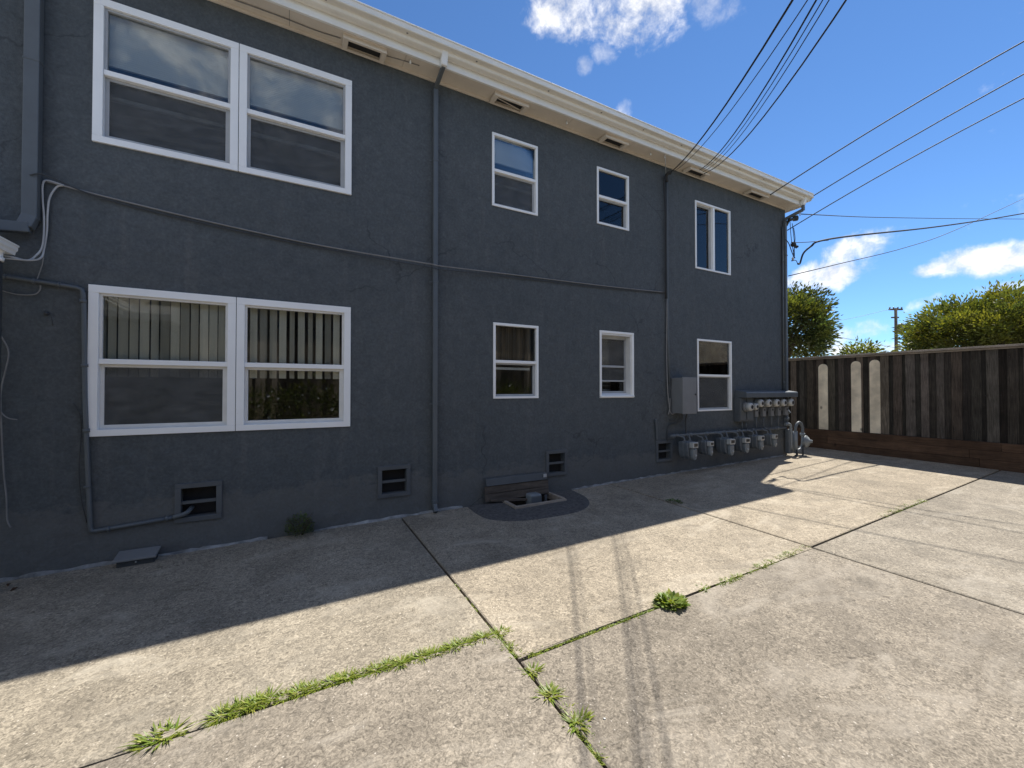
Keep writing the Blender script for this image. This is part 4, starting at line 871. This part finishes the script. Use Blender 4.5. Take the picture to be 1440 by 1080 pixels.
def tree(base,c,R,clumps,per,ls,seed,label,mat,up=.2,flat=.85):
    base=Vector(base); t=thing('tree',label,'tree',base,'trees beyond the fence'); rn=random.Random(seed)
    s=MB(); c=Vector(c); s.tube(smooth_path([base,base.lerp(c,.45)+Vector((.12,.05,0)),c],4),[.2,.19,.18,.17,.16,.15,.13,.11,.09],9)
    for k in range(14):
        a=2*PI*k/14+rn.uniform(-.3,.3); e=c+Vector((R[0]*.75*math.cos(a),R[1]*.75*math.sin(a),R[2]*rn.uniform(-.2,.75))); st=base.lerp(c,rn.uniform(.5,.95)); s.tube(smooth_path([st,st.lerp(e,.5)+Vector((0,0,.2)),e],3),[.06,.055,.045,.04,.03,.02,.012],6)
    s.build('trunk',M['bark'],t)
    s=MB(); crown(s,c,R,clumps,per,ls,seed,flat,up); s.build('crown',mat,t,fixn=False)
c=far(1398,482,15.5); tree((c.x,c.y,-.3),c,(2.6,2.4,2.0),380,90,.145,3,'broad yellow-green leafy tree rising above the fence on the right',M['leaf'])
c=far(1480,472,15.0); tree((c.x,c.y,-.3),c,(1.6,2.0,2.05),210,90,.145,8,'leafy tree cut by the right edge of the picture above the fence',M['leaf'])
c=far(1100,468,15.5); tree((c.x,c.y,-.3),c,(1.45,1.5,1.8),190,85,.14,5,'darker airy tree peeking out behind the building corner',M['leaf_dark'])
c=far(1208,500,22); tree((c.x,c.y,-.3),c,(.65,.6,.5),40,24,.2,11,'small bright shrub top just showing over the fence',M['leaf'])
# distant house roof and utility pole
c=far(1290,508,34)
hs=thing('distant_house','pale distant house roof just showing over the fence beside the pole','house',(c.x,c.y,-.3))
s=MB(); s.box(c.x-3,c.x+8,c.y-3,c.y+5,-.3,3.3); s.build('wall',M['vinyl_worn'],hs)
s=MB(); s.prism([(c.x-3.6,0,3.3),(c.x+8.6,0,3.3),(c.x+8.6,0,3.5),(c.x+4,0,4.35),(c.x+.5,0,4.35),(c.x-3.6,0,3.5)],(0,c.y-3.6,0),(0,c.y+5.6,0)); s.build('roof',M['copper'],hs)
b=far(1261,548,38); top=far(1261,433,38).z
up_=thing('utility_pole','distant dark utility pole with crossarm and transformer beside the tree','utility pole',(b.x,b.y,-.3))
s=MB(); s.tube([(b.x,b.y,-.3),(b.x,b.y,top)],[.15,.11],10); s.build('pole',M['pole'],up_)
rt=RT
s=MB(); q=Vector((b.x,b.y,top-.12)); s.bar(q-rt*.62,q+rt*.62,.12,.14); q2=q-Vector((0,0,.75)); s.bar(q2-rt*.4,q2+rt*.25,.12,.12); s.build('crossarm',M['pole'],up_)
for k in (-.55,-.2,.2,.55):
    s=MB(); s.lathe(q+rt*k+Vector((0,0,.07)),(0,0,1),[(0,.03),(.05,.06),(.12,.06),(.16,.03)],8); s.build('insulator',M['dialface'],up_)
s=MB(); q=far(1267,462,38); s.lathe((q.x+.0,q.y,q.z-.4),(0,0,1),[(0,.22),(.1,.26),(.75,.26),(.85,.15)],12); s.build('transformer',M['boxgrey'],up_)
G5='distant lines at the utility pole'
for lb,pp,r in [('distant line from the pole top sagging away to the left',[far(1255,434,38),far(1200,447,36),far(1160,453,34),far(1060,458,30)],.012),('distant lower line from the pole down toward the building',[far(1258,489,38),far(1210,480,35),far(1165,471,32),far(1060,450,28)],.02),('distant line from the pole passing behind the trees on the right',[far(1262,468,38),far(1300,476,36),far(1370,490,33),far(1480,505,30)],.02)]:
    tag((lambda mb: (mb.tube(smooth_path(pp,5),r,5), mb.build('overhead_wire',M['cable_grey'],None,pp[0]))[1])(MB()),lb,'wire',G5)

# ------------------------------------------------------------------ neighbour's porch roof at the left edge, and what the panes mirror behind the camera
pr_=thing('porch_roof','end of a white porch gutter and roof poking in at the left edge','porch roof',(-2.6,-.4,2.8))
e=at(27.5,346,-.17); ex,ez=e.x,e.z; y0,y1=-2.6,-.17
prof=[(0,0),(0,-.012),(-.008,-.018),(-.010,-.045),(-.022,-.062),(-.026,-.085),(-.09,-.085),(-.09,0),(-.082,0),(-.082,-.075),(-.032,-.075),(-.018,-.02),(-.008,-.004)]
s=MB(); s.prism([(ex+a,0,ez+b) for a,b in prof],(0,y0,0),(0,y1,0)); s.prism([(ex+a*.98,0,ez+b*.98) for a,b in prof[:8]],(0,y1-.004,0),(0,y1+.001,0)); s.build('gutter',M['fascia'],pr_)
s=MB(); s.prism([(ex-.06,0,ez+.005),(ex-2.5,0,ez+.35),(ex-2.5,0,ez+.37),(ex-.06,0,ez+.025)],(0,y0,0),(0,y1,0)); s.build('roof_sheet',M['copper'],pr_)
s=MB(); s.box(ex-.115,ex-.092,y0,y1,ez-.15,ez); s.build('fascia',M['fascia'],pr_)
s=MB(); q=at(1,372,-.25); s.box(q.x-.08,q.x+.010,-.31,-.24,zg(q.x,0),ez-.16); s.build('post',M['slate_dark'],pr_,bevel=.005)
s=MB(); s.lathe((q.x-.012,-.28,ez-.17),(0,0,1),[(0,.04),(.03,.045),(.035,.036),(.07,.036),(.075,.045),(.11,.04)],12); s.build('insulator',M['vinyl'],pr_)
nh=thing('neighbour_house','pale neighbouring house behind the camera, mirrored in the left panes','house',(-5,-11,0))
s=MB(); s.box(-13,-3.6,-18,-10.6,-.3,3.5); s.build('wall',M['slate_paint'],nh)
s=MB(); s.prism([(0,-10.0,3.55),(0,-10.0,3.75),(0,-14,5.4),(0,-18.6,3.75),(0,-18.6,3.55)],(-13.6,0,0),(-3.1,0,0)); s.build('roof',M['roof'],nh)
hd=thing('hedge','dense dark hedge behind the camera, mirrored in the lower panes','hedge',(2,-9.6,0))
s=MB()
for i in range(26): crown(s,(-4.5+i*.55,-9.9+random.uniform(-.2,.2),.9),(.55,.55,1.0),22,16,.14,100+i)
s.build('foliage',M['leaf_dark'],hd,fixn=False)
s=MB()
for i in range(70):
    p=Vector((random.uniform(-4.5,9.5),-9.36+random.uniform(-.1,.05),random.uniform(.5,1.9))); r=random.uniform(.025,.06)
    s.poly([p+Vector((r,0,0)),p+Vector((0,.02,r)),p+Vector((-r,0,0)),p+Vector((0,.02,-r))],(1,1,1))
o=s.build('blossom',M['sheer'],hd,fixn=False); o['kind']='stuff'
s=MB()
for i in range(14): s.tube([(-4.4+i,-9.9,-.3),(-4.4+i,-9.9,1.2)],.03,6)
s.build('stem',M['bark'],hd)
bf=thing('back_building','brown plank-clad building behind the hedge, mirrored in the lower panes','building',(6,-11,0))
s=MB(); x=-3.2
while x<13:
    wd=random.uniform(.10,.2); t=random.choice((.35,.6,1.0,1.6,2.4,3.0)); s.box(x,x+wd-.006,-11.2,-11.17,-.3,4.9,(t,t*.97,t*.9)); x+=wd
s.box(-3.2,13,-16,-11.201,-.3,4.9); s.build('wall',M['fence'],bf)
s=MB(); s.prism([(0,-10.8,4.86),(0,-10.8,5.0),(0,-13.5,5.6),(0,-16.4,5.0),(0,-16.4,4.86)],(-3.5,0,0),(13.4,0,0)); s.build('roof',M['roof'],bf)
gr=thing('back_garage','cream garage beyond the back building, mirrored in the lower right pane','garage',(20,-11.5,0))
s=MB(); s.box(13.6,30,-17,-11.3,-.3,4.9); s.build('wall',M['palewood'],gr)
s=MB()
for x in (14.2,17.6,21,24.4): s.box(x,x+2.8,-11.299,-11.25,-.1,2.7)
s.build('door',M['slate_dark'],gr)
